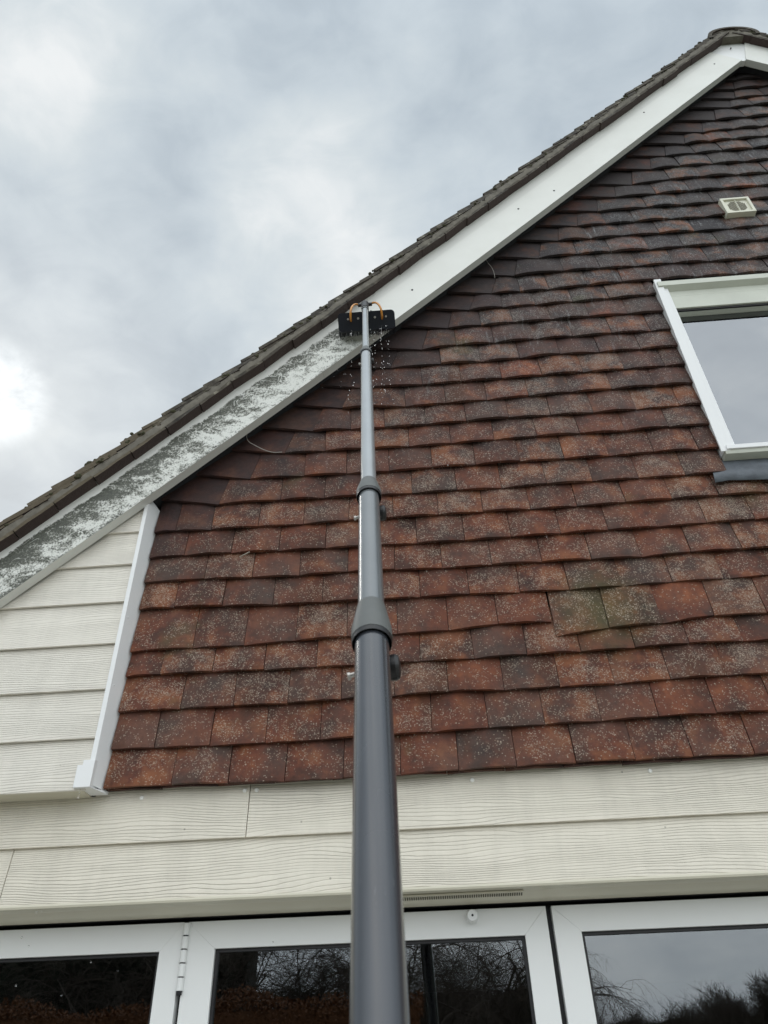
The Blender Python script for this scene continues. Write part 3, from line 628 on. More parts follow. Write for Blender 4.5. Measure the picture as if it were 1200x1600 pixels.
# ------------------------------------------------------------------ bargeboards and roof verge
def barge(xa, xb, mirror=False, cut=None, name='bargeboard', y0=BY0, y1=BY1, ext=False):
    mb = MB(); n = 40; fr = [[], [], [], []]; uv = [[], [], [], []]
    def mx(x): return 2*XA-x if mirror else x
    rows_lo, rows_hi, blo, bhi = [], [], [], []
    ul, ub = [], []
    s_ = 0
    for i in range(n+1):
        x = xa+(xb-xa)*i/n; zl = lerp(LOWs, x); off = 0.215      # board width measured square to the slope
        hx, hz = x-off*0.70, zl+off*0.714
        s_ += (xb-xa)/n*1.42
        rows_lo.append((mx(x), y0, zl)); rows_hi.append((mx(hx), y0, hz)); blo.append((mx(x), y1, zl)); bhi.append((mx(hx), y1, hz))
        ul.append((s_, 0.0)); ub.append((s_, 1.0))
    if ext:
        k_ = 0.085; rows_hi.append((rows_hi[-1][0]-k_, y0, rows_hi[-1][2]+k_*1.01)); rows_lo.append((rows_lo[-1][0]-.002, y0, rows_lo[-1][2]+.002))
        bhi.append((rows_hi[-1][0], y1, rows_hi[-1][2])); blo.append((rows_lo[-1][0], y1, rows_lo[-1][2])); ul.append((s_+.01, 0)); ub.append((s_+.01, 1)); n += 1
    mb.grid([rows_lo, rows_hi], [ul, ub]); mb.grid([bhi, blo]); mb.grid([blo, rows_lo], [[(0, 2)]*(n+1)]*2); mb.grid([rows_hi, bhi], [[(0, 2)]*(n+1)]*2)
    for k in (0, n): mb.face([rows_lo[k], rows_hi[k], bhi[k], blo[k]])
    return build_h(mb, name, M['barge'], smooth=False)
barge(-2.6, -0.335); barge(-0.3345, 2.170)
barge(1.20, 2.176, True, name='bargeboard', ext=True); barge(-2.6, 1.1993, True)
# small kite shaped plate at the apex
ap = MB(); zt = low(2.17)
ap.prism([(XA-0.014, zt+0.006), (XA+0.009, zt+0.006), (XA+0.0775, zt+0.235), (XA+0.0, zt+0.30), (XA-0.09, zt+0.24), (XA-0.163, zt+0.163)], BY0+0.008, BY1+.004)
build_h(ap, 'apex_plate', M['white_pvc'], bevel=0.0015)
sl = MB()                                  # underside packing between the board and the wall
for mir in (0, 1):
    pts = [(x, low(x)+0.045) for x in [-2.5+i*(XA+2.5)/30 for i in range(31)]]
    A = [((2*XA-x) if mir else x, BY1+0.002, z) for x, z in pts]; B = [((2*XA-x) if mir else x, 0.14, z) for x, z in pts]
    A2 = [(x, y, z+0.03) for x, y, z in A]; B2 = [(x, y, z+0.03) for x, y, z in B]
    sl.grid([A, B]); sl.grid([A2, B2]); sl.grid([A, A2])
build_h(sl, 'verge_soffit', M['backing'], normals=False)
# screw heads on the board
for px_, pz_ in ((0.06, 2.83), (0.82, 3.56), (0.62, 3.42), (1.45, 4.30), (-0.13, 2.70), (2.0, 4.83), (2.16, 5.03)):
    s_ = MB(); s_.tube([(px_, BY0-0.0015, pz_), (px_, BY0+0.004, pz_)], 0.005, 8); build_h(s_, 'screw_head', M['backing'])

def slopes():
    """points and frames along the upper line, spaced by arc length"""
    xs = [-2.5+i*0.01 for i in range(int((XA+2.5)/0.01)+1)]
    P_ = [(x, upl(x)) for x in xs]; acc = [0]
    for a, b in zip(P_, P_[1:]): acc.append(acc[-1]+math.hypot(b[0]-a[0], b[1]-a[1]))
    return P_, acc
SP, SA = slopes()
def along(s):
    s = max(0, min(s, SA[-1]-1e-5))
    lo, hi = 0, len(SA)-1
    while hi-lo > 1:
        m = (lo+hi)//2
        if SA[m] <= s: lo = m
        else: hi = m
    t = (s-SA[lo])/(SA[hi]-SA[lo]); a, b = SP[lo], SP[hi]
    d_ = Vector((b[0]-a[0], b[1]-a[1])).normalized()
    return Vector((a[0]+(b[0]-a[0])*t, a[1]+(b[1]-a[1])*t)), d_
roofpart = gp('roof')
def slab(name, s0, s1, h0, h1, th, y0, y1, mat, mir, jit=0.002, rag=True):
    """a flat piece on the slope: base heights h0 (tail) and h1 (head) above the upper line, square to it"""
    mb = MB(); a, d0 = along(s0); b, d1 = along(s1); n0 = Vector((-d0.y, d0.x)); n1 = Vector((-d1.y, d1.x))
    if s1 > SA[-1]: b = b+d1*(s1-SA[-1])
    p0, p1 = a+n0*h0, b+n1*h1; q0, q1 = p0+n0*th, p1+n1*th
    ny = 3
    rows = []
    J = lambda: random.uniform(-jit, jit)
    def mk(P_, y): return ((2*XA-P_.x) if mir else P_.x, y, P_.y)
    ys = [y0+(y1-y0)*i/ny for i in range(ny+1)]
    segs = 3
    ringA = []
    front_lo = [p0.lerp(p1, i/segs) for i in range(segs+1)]; front_hi = [q0.lerp(q1, i/segs) for i in range(segs+1)]
    loop0 = [mk(P_, y0+J()) for P_ in front_lo]; loop1 = [mk(P_+Vector((J(), J())), y0+J()) for P_ in front_hi]
    backl0 = [mk(P_, y1) for P_ in front_lo]; backl1 = [mk(P_, y1) for P_ in front_hi]
    mb.grid([backl0, loop0, loop1, backl1])
    mb.face([loop0[0], loop1[0], backl1[0], backl0[0]]); mb.face([loop0[-1], loop1[-1], backl1[-1], backl0[-1]])
    return mb.build(name, mat, roofpart)
for mir in (0, 1):
    # undercloak tiles laid end to end, poking out past the board
    s = 0.02
    while s < SA[-1]-0.05:
        L = 0.163; e = min(s+L, SA[-1]+0.0)
        yj = random.uniform(-.002, .002); slab('undercloak_tile', s, e-.0012, random.uniform(-.003, .006), random.uniform(-.003, .006), 0.014, -0.128+yj, 0.30, M['roof'], mir)
        s += L+.002
    # mortar bed
    mb = MB(); A, B, C2, D2 = [], [], [], []
    s = 0.02
    while s < SA[-1]:
        a, d_ = along(s); n_ = Vector((-d_.y, d_.x)); r1, r2 = random.uniform(-.006, .004), random.uniform(-.006, .004)
        p1, p2 = a+n_*0.014, a+n_*0.044
        X = (lambda q: (2*XA-q.x) if mir else q.x)
        A.append((X(p1), -0.124+r1*.5, p1.y)); B.append((X(p2), -0.126+r2*.5, p2.y)); C2.append((X(p2), 0.3, p2.y)); s += 0.02
    mb.grid([A, B, C2]); mb.build('mortar_bed', M['mortar'], roofpart, smooth=True)
    # three tiles deep of plain roof tiles, 100 mm gauge, each tail riding on two below
    s = 0.0; k = 0
    while s < SA[-1]-0.02:
        for col in range(2):
            y0 = -0.127+random.uniform(-.004, .004) if col == 0 else 0.042+(0.0825 if k % 2 else 0)
            wdt = (0.165 if k % 2 else 0.248) if col == 0 else 0.165
            if col == 1 and k % 2 == 0: y0 = 0.125
            hb = 0.040+random.uniform(-.002, .003)
            slab('roof_tile', s+random.uniform(-.004, .004), min(s+0.262, SA[-1]+0.03), hb+0.0265, hb-0.002, 0.0165, y0, y0+wdt-.003, M['roof'], mir)
        s += 0.100; k += 1
# moss cushions along the verge and on the tile tails
mo = MB()
for mir in (0, 1):
    for i in range(520):
        s = random.uniform(0.1, SA[-1]-0.02); a, d_ = along(s); n_ = Vector((-d_.y, d_.x))
        ph = (s % 0.1)/0.1
        hgt_ = random.choice((0.050, 0.058, 0.078+0.012*(1-ph), 0.080+0.012*(1-ph), 0.082))
        c_ = a+n_*hgt_; yy = -0.126+(random.uniform(-.004, .01) if hgt_ < .06 else random.uniform(0, .10)); r_ = random.uniform(.003, .0085)*(1.5 if random.random() < .12 else 1)
        mo.ball(((2*XA-c_.x) if mir else c_.x, yy, c_.y), r_, 6, 4, (random.uniform(.9, 1.7), 1.0, random.uniform(.6, 1.1)))
mo.build('moss', M['moss'], roofpart, kind='stuff')
# main roof slopes behind the verge
mb = MB()
for mir in (0, 1):
    A, B = [], []
    for i in range(0, 41):
        a, d_ = along(SA[-1]*i/40); n_ = Vector((-d_.y, d_.x)); q = a+n_*0.062
        A.append(((2*XA-q.x) if mir else q.x, 0.28, q.y)); B.append(((2*XA-q.x) if mir else q.x, 7.0, q.y))
    mb.grid([A, B])
mb.build('roof_slope', M['roof'], roofpart)
# ridge: half round tiles bedded over the apex
zr = upl(XA)-0.012
for i in range(5):
    mb = MB(); y0 = -0.135+i*0.33; ring = lambda r, y: [(XA+r*1.12*math.cos(a*PI/16), y, zr-0.045+r*0.80*math.sin(a*PI/16)) for a in range(-1, 18)]
    R1, R2 = 0.140, 0.118
    mb.grid([ring(R2, y0), ring(R1, y0), ring(R1-.004, y0+0.32), ring(R2-.004, y0+0.32), ring(R2, y0)])
    mb.build('ridge_tile', M['roof'], roofpart, smooth=False)
mb = MB(); mb.prism([(XA+0.125*math.cos(a*PI/10), zr-0.05+0.105*math.sin(a*PI/10)) for a in range(0, 11)], -0.122, 0.3); mb.build('ridge_mortar', M['mortar'], roofpart)

# ------------------------------------------------------------------ pale grey boarding, left of the tiles
def clip_board(x0, x1, z0, z1):
    """board quad cut along the bargeboard's back edge; returns polygon in x,z"""
    pts = [(x1, z0), (x1, z1)]
    lim = lambda z: inv(LOWs, z-0.06)
    xl0, xl1 = max(x0, lim(z0)), max(x0, lim(z1))
    poly = [(xl0, z0), (x1, z0), (x1, z1)]
    if xl1 < x1: poly.append((xl1, z1))
    return poly
cladl = gp('left_boarding')
zb = [0.681, 0.834, 0.990, 1.148, 1.304, 1.455, 1.595]
for i, z0 in enumerate(zb):
    z1 = z0+0.175
    mb = MB(); poly = clip_board(-2.4, -0.990, z0, z1)
    if len(poly) >= 3:
        yf = lambda z: -0.044+0.013*(z-z0)/(z1-z0)
        mb.prism(poly, [yf(p[1]) for p in poly], [yf(p[1])+0.0095 for p in poly])
        mb.build('board', M['board_grey'], cladl, bevel=0.0012)
mb = MB(); mb.prism([(-2.3, 0.686), (-0.99, 0.686), (-0.99, 1.78), (-1.15, 1.60)], -0.022, 0.05); mb.build('batten_backing', M['backing'], cladl)
mb = MB(); mb.box((-2.4, -0.0335, 0.683), (-1.0, 0.036, 0.6895)); mb.build('bottom_closer', M['trim_sage'], cladl)
# white edge trim between boards and tiles, with its stepped end cap
mb = MB(); mb.prism([(-0.992, 0.70), (-0.9585, 0.70), (-0.9585, 1.755), (-0.976, 1.775), (-0.992, 1.762)], -0.0295, 0.05)
mb.prism([(-0.987, 0.755), (-0.972, 0.755), (-0.9735, 1.738), (-0.9845, 1.758)], [-0.0475]*4, [-0.029]*4)
trim = build_h(MB(), 'edge_trim', M['white_pvc']) if False else None
mb = MB(); mb.prism([(-0.9885, 0.72), (-0.9750, 0.72), (-0.9755, 1.735), (-0.9890, 1.762)], [-0.049]*4, [-0.047]*4)
mb2 = MB()
mb2.grid([[(-0.9890, -0.049, 0.695), (-0.9740, -0.049, 0.695), (-0.9560, 0.030, 0.695), (-0.9890, 0.030, 0.695)],
          [(-0.9890, -0.049, 1.763), (-0.9755, -0.049, 1.737), (-0.9590, 0.022, 1.735), (-0.9890, 0.022, 1.763)]], closed=True)
mb2.face([(-0.9890, -0.049, 1.763), (-0.9755, -0.049, 1.737), (-0.9590, 0.022, 1.735), (-0.9890, 0.022, 1.763)])
trim = build_h(mb2, 'edge_trim', M['white_pvc'])
mb = MB(); mb.prism([(-1.021, 0.686), (-0.9715, 0.686), (-0.9715, 0.764), (-1.006, 0.764), (-1.006, 0.750), (-1.021, 0.750)], -0.055, -0.006)
mb.prism([(-1.021, 0.6855), (-0.9700, 0.6855), (-0.9480, 0.6855), (-0.9480, 0.694), (-1.021, 0.694)], [-0.0549, -0.0549, 0.024, 0.024, -0.0549], [0.026]*5)
mb.build('end_cap', M['white_pvc'], trim, bevel=0.0015)
for z in (1.245, 1.005):
    mb = MB(); mb.ball((-0.9725, -0.034, z), 0.0038); mb.build('screw_head', M['white_pvc'], trim, smooth=True)

# ------------------------------------------------------------------ sage cream boarding over the doors
cladb = gp('lower_boarding')
def hboard(x0, x1, z0, z1, y0, y1):
    mb = MB(); mb.xprism([(y0, z0), (y1, z1), (y1+0.0095, z1), (y0+0.0095, z0)], x0, x1); mb.build('board', M['board_sage'], cladb, bevel=0.0012)
hboard(-2.4, -0.5310, 0.5505, 0.715, 0.0295, 0.040); hboard(-0.5290, 3.1, 0.5505, 0.715, 0.0295, 0.040); hboard(3.102, 6.2, 0.5505, 0.715, 0.0295, 0.040)
hboard(-2.4, -1.1990, 0.402, 0.570, 0.0290, 0.0415); hboard(-1.1970, 2.4, 0.402, 0.570, 0.0290, 0.0415); hboard(2.402, 6.2, 0.402, 0.570, 0.0290, 0.0415)
for x, z in ((-0.849, 0.675), (-0.545, 0.681), (-0.510, 0.681), (0.1165, 0.677), (0.6225, 0.677), (1.22, 0.678)):
    mb = MB(); y_ = 0.0300+0.0105*(z-0.55)/0.165
    mb.tube([(x, y_+0.003, z), (x, y_-0.0030, z), (x, y_-0.0048, z)], [0.0064, 0.0064, 0.0044], 12); mb.build('nail_head', M['nail'], cladb, smooth=False)
# curved drip trim under the boards and over the doors
mb = MB(); prof = [(0.0265, 0.4035), (0.0255, 0.3985), (0.0275, 0.3935), (0.036, 0.3915), (0.052, 0.3925), (0.070, 0.3905), (0.092, 0.384), (0.112, 0.3790), (0.150, 0.3768), (0.150, 0.3850), (0.10, 0.398), (0.045, 0.3995)]
mb.xprism(prof, -2.4, 6.2); drip = build_h(mb, 'drip_trim', M['trim_sage'])
vs = group_part('trickle_vent', drip)
mb = MB(); mb.xprism([(0.0560, 0.3905), (0.0560, 0.3870), (0.0800, 0.3800), (0.0800, 0.3870)], -0.15, 0.223); mb.build('vent_body', M['trim_sage'], vs) if False else mb.build('trickle_vent_body', M['trim_sage'], drip)
n_sl = 62; mb = MB()
for i in range(n_sl):
    x = -0.148+i*0.37/n_sl; mb.xprism([(0.0610, 0.3853), (0.0750, 0.3812), (0.0750, 0.3804), (0.0610, 0.3845)], x+0.0012, x+0.0046)
mb.build('vent_slot', M['slot'], drip, kind='stuff')
bpy.data.objects.remove(vs)
mb = MB(); mb.box((-1.75, 0.205, 0.352), (2.37, 0.30, 0.3755)); mb.box((-1.75, 0.150, 0.3760), (2.37, 0.30, 0.41)); build_h(mb, 'door_head', M['black'])

# ------------------------------------------------------------------ folding doors
DY = 0.160; DT = 0.3665; DB = -H+0.06
doors = []
def door_leaf(x0, x1, gx0, gx1, gz1, label):
    g = gp('door_leaf'); g['label'] = label
    gz0 = DB+0.12; y0, y1 = DY, DY+0.062
    e = 0.0001
    mb = MB(); mb.prism([(gx0+e, gz1), (gx1-e, gz1), (x1-e, DT), (x0+e, DT)], y0, y1); mb.build('top_rail', M['white_frame'], g, bevel=0.0006)
    mb = MB(); mb.prism([(x0+e, DB), (x1-e, DB), (gx1-e, gz0), (gx0+e, gz0)], y0, y1); mb.build('bottom_rail', M['white_frame'], g, bevel=0.0006)
    mb = MB(); mb.prism([(x0, DB+e), (gx0, gz0+e), (gx0, gz1-e), (x0, DT-e)], y0, y1); mb.build('stile', M['white_frame'], g, bevel=0.0006)
    mb = MB(); mb.prism([(gx1, gz0+e), (x1, DB+e), (x1, DT-e), (gx1, gz1-e)], y0, y1); mb.build('stile', M['white_frame'], g, bevel=0.0006)
    mb = MB(); gw = 0.008
    mb.box((gx0, y0+0.011, gz1-gw), (gx1, y0+0.030, gz1)); mb.box((gx0, y0+0.011, gz0), (gx0+gw, y0+0.030, gz1-gw)); mb.box((gx1-gw, y0+0.011, gz0), (gx1, y0+0.030, gz1-gw)); mb.box((gx0+gw, y0+0.011, gz0), (gx1-gw, y0+0.030, gz0+gw))
    mb.build('gasket', M['black'], g)
    mb = MB(); mb.box((gx0+.002, y0+0.020, gz0), (gx1-.002, y0+0.0205, gz1)); mb.build('pane', M['glass'], g)
    return g
g1 = door_leaf(-1.725, -0.7165, -1.64, -0.7765, 0.2975, 'left folding door leaf beside the hinge')
g2 = door_leaf(-0.7035, 0.2880, -0.6225, 0.2235, 0.2990, 'middle folding door leaf with a round catch')
g3 = door_leaf(0.3035, 1.31, 0.3745, 1.24, 0.3020, 'right folding door leaf')
g4 = door_leaf(1.323, 2.345, 1.40, 2.26, 0.3020, 'far right folding door leaf')
# black seals standing in the gaps between leaves
for a, b in ((-0.7165, -0.7035), (0.2880, 0.3035), (1.31, 1.323), (-1.745, -1.725), (2.345, 2.365)):
    mb = MB(); mb.box((a, DY+0.030, DB), (b, DY+0.045, DT)); build_h(mb, 'door_seal', M['black'])
# hinge barrel over the first gap
hg = MB(); hx, hy = -0.706, DY-0.004
zt_ = 0.363; seg = [0.031]*5
hinge = None
for i in range(5):
    mb = MB(); za = zt_-i*0.0325; mb.tube([(hx, hy, za), (hx, hy, za-0.0295)], 0.0092, 16)
    mb.box((hx-0.0092, hy, za-0.0295), (hx+0.0092, DY+0.0, za))
    mb.build('hinge_knuckle', M['white_frame'], g2, smooth=False, bevel=0.0008)
mb = MB(); mb.tube([(hx, hy, zt_+.001), (hx, hy, zt_-5*0.0325-0.006)], 0.0070, 10); mb.build('hinge_pin', M['backing'], g2)
# round magnetic catch
kx, kz = 0.086, 0.347
mb = MB(); mb.tube([(kx, DY, kz), (kx, DY-0.010, kz), (kx, DY-0.012, kz)], [0.0165, 0.0165, 0.0150], 24); mb.build('catch_base', M['white_frame'], g2, smooth=False)
mb = MB(); mb.tube([(kx, DY-0.012, kz), (kx, DY-0.030, kz), (kx, DY-0.033, kz)], [0.0145, 0.0150, 0.0132], 24); mb.build('catch_cap', M['white_frame'], g2, smooth=False)
mb = MB(); mb.tube([(kx, DY-0.0328, kz), (kx, DY-0.0336, kz)], 0.0030, 12); mb.build('catch_screw', M['backing'], g2)
# room behind the doors
mb = MB()
mb.face([(-2.4, 0.31, -H), (3.0, 0.31, -H), (3.0, 5, -H), (-2.4, 5, -H)]); mb.face([(-2.4, 0.31, 0.55), (3.0, 0.31, 0.55), (3.0, 5, 0.55), (-2.4, 5, 0.55)])
mb.face([(-2.4, 5, -H), (3.0, 5, -H), (3.0, 5, 0.55), (-2.4, 5, 0.55)])
for x in (-2.4, 3.0): mb.face([(x, 0.31, -H), (x, 5, -H), (x, 5, 0.55), (x, 0.31, 0.55)])
build_h(mb, 'ground_floor_room', M['dark_room'])
mb = MB()
mb.face([(0.9, 0.2, 1.6), (3.6, 0.2, 1.6), (3.6, 3.5, 1.6), (0.9, 3.5, 1.6)]); mb.face([(0.9, 0.2, 3.2), (3.6, 0.2, 3.2), (3.6, 3.5, 3.2), (0.9, 3.5, 3.2)])
mb.face([(0.9, 3.5, 1.6), (3.6, 3.5, 1.6), (3.6, 3.5, 3.2), (0.9, 3.5, 3.2)])
for x in (0.9, 3.6): mb.face([(x, 0.2, 1.6), (x, 3.5, 1.6), (x, 3.5, 3.2), (x, 0.2, 3.2)])
build_h(mb, 'upper_room', M['dark_room'])

# ------------------------------------------------------------------ upper window
win = gp('upper_window')
FX = 1.207; GY = 0.040
for (a, b) in ((1.151, 1.183), (3.197, 3.229)):
    mb = MB()
    mb.prism([(a-.006, 1.800), (b-.003, 1.803), (b+.006, 2.852), (a+.006, 2.850)], -0.024, -0.017)
    mb.prism([(a+.006, 1.805), (a+0.010, 1.805), (a+.012, 2.845), (a+.008, 2.845)], -0.0168, 0.05)
    mb.build('side_trim', M['white_pvc'], win, bevel=0.001)
def fr(name, a, b, y0, y1, mat='white_pvc', bev=0.002):
    mb = MB(); mb.box((a[0], y0, a[1]), (b[0], y1, b[1])); return mb.build(name, M[mat], win, bevel=bev)
fr('frame_jamb', (1.166, 1.8265), (FX, 2.80), -0.0165, 0.07); fr('frame_jamb', (3.18, 1.8265), (3.2115, 2.80), -0.0165, 0.07)
fr('frame_head', (FX+.0003, 2.662), (3.1797, 2.745), -0.004, 0.06, 'old_frame')
mb = MB(); mb.xprism([(-0.030, 2.795), (-0.030, 2.825), (0.06, 2.825), (0.06, 2.7455), (-0.003, 2.7455), (-0.003, 2.780)], 1.1648, 3.2112); mb.build('head_lining', M['old_frame'], win)
mb = MB(); mb.box((FX, -0.0302, 2.760), (3.18, 0.0, 2.7945)); 
fr('frame_sill', (1.166, 1.806), (3.2095, 1.826), -0.030, 0.06)
mb = MB(); mb.xprism([(-0.024, 1.806), (-0.020, 1.790), (0.028, 1.786), (0.06, 1.786), (0.06, 1.8055)], 1.160, 3.216); mb.build('sill_board', M['old_frame'], win, bevel=0.001)
fr('mullion', (2.17, 1.8265), (2.225, 2.6615), -0.012, 0.06)
fr('gasket', (FX, 2.652), (3.18, 2.6617), 0.004, 0.012, 'black', 0)
fr('glazing_bead', (FX, 2.6525), (3.18, 2.6613), 0.0125, 0.0395, 'old_frame', 0)
for a, b in ((FX, 2.17), (2.225, 3.18)):
    mb = MB(); mb.box((a, GY, 1.826), (b, GY+0.0005, 2.652)); mb.build('pane', M['glass_up'], win)
# lead apron below the sill, dressed over the tiles
mb = MB(); n = 44; top, bot = [], []
for i in range(n+1):
    x = 1.085+(3.30-1.085)*i/n
    zlo = 1.668+random.uniform(-.0025, .0025)+0.004*math.sin(i*1.3); top.append((x+(0.028 if i == 0 else 0), 0.018, 1.792)); bot.append((x, -0.0125+random.uniform(-.0025, .0015), zlo))
midr = [(a[0]*.5+b[0]*.5, 0.002+random.uniform(-.0015, .0015), 1.730) for a, b in zip(top, bot)]
th = [(x, y+0.003, z-.0005) for x, y, z in bot]
mb.grid([top, midr, bot, th]); mb.build('lead_apron', M['lead'], win, smooth=True)

# ------------------------------------------------------------------ air brick
ab = gp('air_brick'); cx, cz, hw, hh = 1.712, 3.407, 0.071, 0.066
y0 = -0.019
mb = MB()
for a, b in (((cx-hw, cz-hh), (cx+hw, cz-hh+.013)), ((cx-hw, cz+hh-.013), (cx+hw, cz+hh)), ((cx-hw, cz-hh+.0132), (cx-hw+.013, cz+hh-.0132)), ((cx+hw-.013, cz-hh+.0132), (cx+hw, cz+hh-.0132))):
    mb.box((a[0], y0, a[1]), (b[0], 0.03, b[1]))
mb.build('air_brick_rim', M['air'], ab, bevel=0.001)
mb = MB(); mb.box((cx-hw+.013, y0+0.010, cz-hh+.013), (cx+hw-.013, 0.03, cz+hh-.013)); mb.build('air_brick_face', M['air'], ab)
mb = MB()
for i in range(13):
    for j in range(13):
        a, b = (i-6)*0.0066, (j-6)*0.0066
        if math.hypot(a, b) < 0.045 and abs(a) > 0.003: mb.box((cx+a-.0024, y0+0.0088, cz+b-.0024), (cx+a+.0024, y0+0.0098, cz+b+.0024))
mb.build('vent_hole', M['air_in'], ab, kind='stuff')
mb = MB(); mb.box((cx-.0015, y0+0.004, cz-hh+.0132), (cx+.0015, y0+0.0088, cz+hh-.0132)); mb.build('centre_rib', M['air'], ab)

# ------------------------------------------------------------------ loose wires and a twig caught in the tiles
def wire(name, pts, r, label, cat, mat='wire'):
    P_ = [Vector(p) for p in pts]
    for _ in range(3):
        Q = [P_[0]]
        for a, b in zip(P_, P_[1:]): Q += [a*.75+b*.25, a*.25+b*.75]
        P_ = Q+[P_[-1]]
    mb = MB(); mb.tube(P_, r, 6); o = _b0(mb, name, M[mat], None, smooth=True); o['label'] = label; o['category'] = cat; return o
wire('loose_wire', [(-0.622, -0.040, 2.120), (-0.650, -0.012, 2.080), (-0.642, -0.016, 2.03), (-0.605, -0.018, 2.000), (-0.57, -0.014, 1.977), (-0.535, -0.010, 1.963), (-0.50, -0.006, 1.967)], 0.0016,
     'thin loose wire looping down from behind the dirty bargeboard', 'wire')
wire('loose_wire', [(0.418, -0.030, 3.150), (0.432, -0.012, 3.10), (0.449, -0.010, 3.065), (0.456, -0.008, 3.020), (0.455, -0.004, 2.985)], 0.0013,
     'thin pale thread hanging under the clean bargeboard above the tiles', 'wire')
wire('twig', [(-0.620, -0.020, 1.470), (-0.600, -0.018, 1.482), (-0.588, -0.013, 1.494)], 0.0024, 'short pale twig caught between hanging tiles left of the pole', 'twig', 'twig_pale')

# ================================================================== CLEANING POLE
pole = thing('cleaning_pole', 'long grey telescopic water fed pole with black brush scrubbing the bargeboard', 'cleaning pole', (-0.0, -2.23, 0.0))
PB = Matrix.Translation((0.0, 2.23, 0.0))
def pbuild(mb, name, mat, **k):
    o = _b0(mb, name, M[mat], pole, **k); o.matrix_parent_inverse = PB; return o
PT, PBt = Vector((-0.1475, -0.190, 2.601)), Vector((-0.057, -1.383, 0.038))
at = lambda t: PT+(PBt-PT)*t
axis = (PT-PBt).normalized(); LEN = (PT-PBt).length
sx_ = axis.cross(Vector((0, 1, 0))).normalized(); sx_ = -sx_ if sx_.x < 0 else sx_      # sideways, to the right
wall_d = sx_.cross(axis); wall_d = wall_d if wall_d.y > 0 else -wall_d                 # square to the pole, to the wall
pbuild((lambda m: (m.tube([at(0.0), at(0.27)], 0.0121, 24, caps=False), m)[1])(MB()), 'pole_section', 'pole_hi', smooth=True)
pbuild((lambda m: (m.tube([at(0.262), at(0.65)], 0.0165, 28, caps=False), m)[1])(MB()), 'pole_section', 'pole_hi', smooth=True)
pbuild((lambda m: (m.tube([at(0.640), at(0.82)], 0.0208, 32, caps=False), m)[1])(MB()), 'pole_section', 'pole_mid', smooth=True)
pbuild((lambda m: (m.tube([at(0.812), at(0.9), at(1.0), at(1.68)], 0.0252, 40, caps=False), m)[1])(MB()), 'pole_section', 'pole_lo', smooth=True)
def collar(t0, t1, r_in, r_out, i):
    mb = MB(); T = [t0, t0+(t1-t0)*.35, t0+(t1-t0)*.7, t1]; mb.tube([at(t) for t in T], [r_in, (r_in+r_out)/2, r_out, r_out], 36, caps=False)
    # inner lip facing down
    mb.tube([at(t1), at(t1-0.0005)], [r_out, r_out*0.86], 36, caps=False)
    c = pbuild(mb, 'clamp_collar', 'collar', smooth=True)
    m2 = MB(); m2.tube([at(t1+0.0001), at(t1+0.0032)], [r_out*0.985, r_out*0.96], 36, caps=False); m2.tube([at(t1+0.0032), at(t1+0.0001)], [r_out*0.96, r_out*0.84], 36, caps=False)
    m2.build('clamp_seal', M['rubber'], c, smooth=True).matrix_parent_inverse = Matrix.Identity(4)
    # clamp body and pin on the wall side
    tk = t1+0.0062*36/ (36) ; pk = at(t1+(0.011 if i < 2 else 0.010))+wall_d*(r_out*0.98)
    s = r_out/0.030
    m3 = MB(); m3.tube([pk-sx_*0.022*s, pk+sx_*0.022*s], 0.0085*s, 16); m3.build('clamp_body', M['rubber'], c, smooth=False)
    m4 = MB(); kn = pk+sx_*0.031*s; kn = kn-sx_*0.003*s; m4.tube([kn-sx_*0.008*s, kn-sx_*0.005*s, kn+sx_*0.003*s, kn+sx_*0.008*s, kn+sx_*0.010*s], [0.0150*s, 0.0180*s, 0.0190*s, 0.0165*s, 0.0090*s], 28); m4.build('clamp_knob', M['rubber'], c)
    m5 = MB(); m5.tube([pk-sx_*0.020*s-axis*.004, pk-sx_*0.036*s-axis*.010], 0.0035*s, 10); m5.tube([pk-sx_*0.034*s-axis*.010, pk-sx_*0.038*s-axis*.011], 0.0055*s, 12); m5.build('clamp_lever', M['steel'], c)
collar(0.245, 0.266, 0.0135, 0.0200, 0)
collar(0.624, 0.646, 0.0180, 0.0258, 1)
collar(0.786, 0.8155, 0.0222, 0.0304, 2)
# brush head: block plate, bristles, jets, hoses
bc = Vector((-0.1450, -0.150, 2.548)); bx = Vector((0.996, 0.035, 0.045)).normalized()
bn = Vector((0.0, -0.80, -0.60)); bn = (bn-bx*bn.dot(bx)).normalized(); bz = bn.cross(bx).normalized(); bz = bz if bz.z > 0 else -bz
def BP(u, v, w): return tuple(bc+bx*u+bz*v+bn*w)
hw, hh = 0.120, 0.040
outl = []
rc = 0.016
for cxx, czz, a0 in ((hw-rc, hh-rc, 0), (-hw+rc, hh-rc, 90), (-hw+rc, -hh+rc, 180), (hw-rc, -hh+rc, 270)):
    for k in range(5):
        a = math.radians(a0+k*22.5); outl.append((cxx+rc*math.cos(a), czz+rc*math.sin(a)))
mb = MB(); F = [BP(u, v, 0.010) for u, v in outl]; G = [BP(u*1.0, v*1.0, -0.012) for u, v in outl]
mb.grid([F, G], closed=True); mb.face(F); mb.face(G)
head = pbuild(mb, 'brush_head', 'brush', bevel=0.002)
br = MB()
for i in range(46):
    for j in range(9):
        u = (i-22.5)*0.0052+random.uniform(-.0015, .0015); v = (j-4)*0.0092+random.uniform(-.0015, .0015)
        L = 0.050+random.uniform(-.006, .006); fl = (j-4)*0.0016
        br.tube([BP(u, v, -0.011), BP(u*1.03+random.uniform(-.003, .003), v+fl-0.006*(random.random()), -0.011-L)], [0.0022, 0.0014], 3, caps=False)
br.build('bristle', M['bristle'], head, kind='stuff')
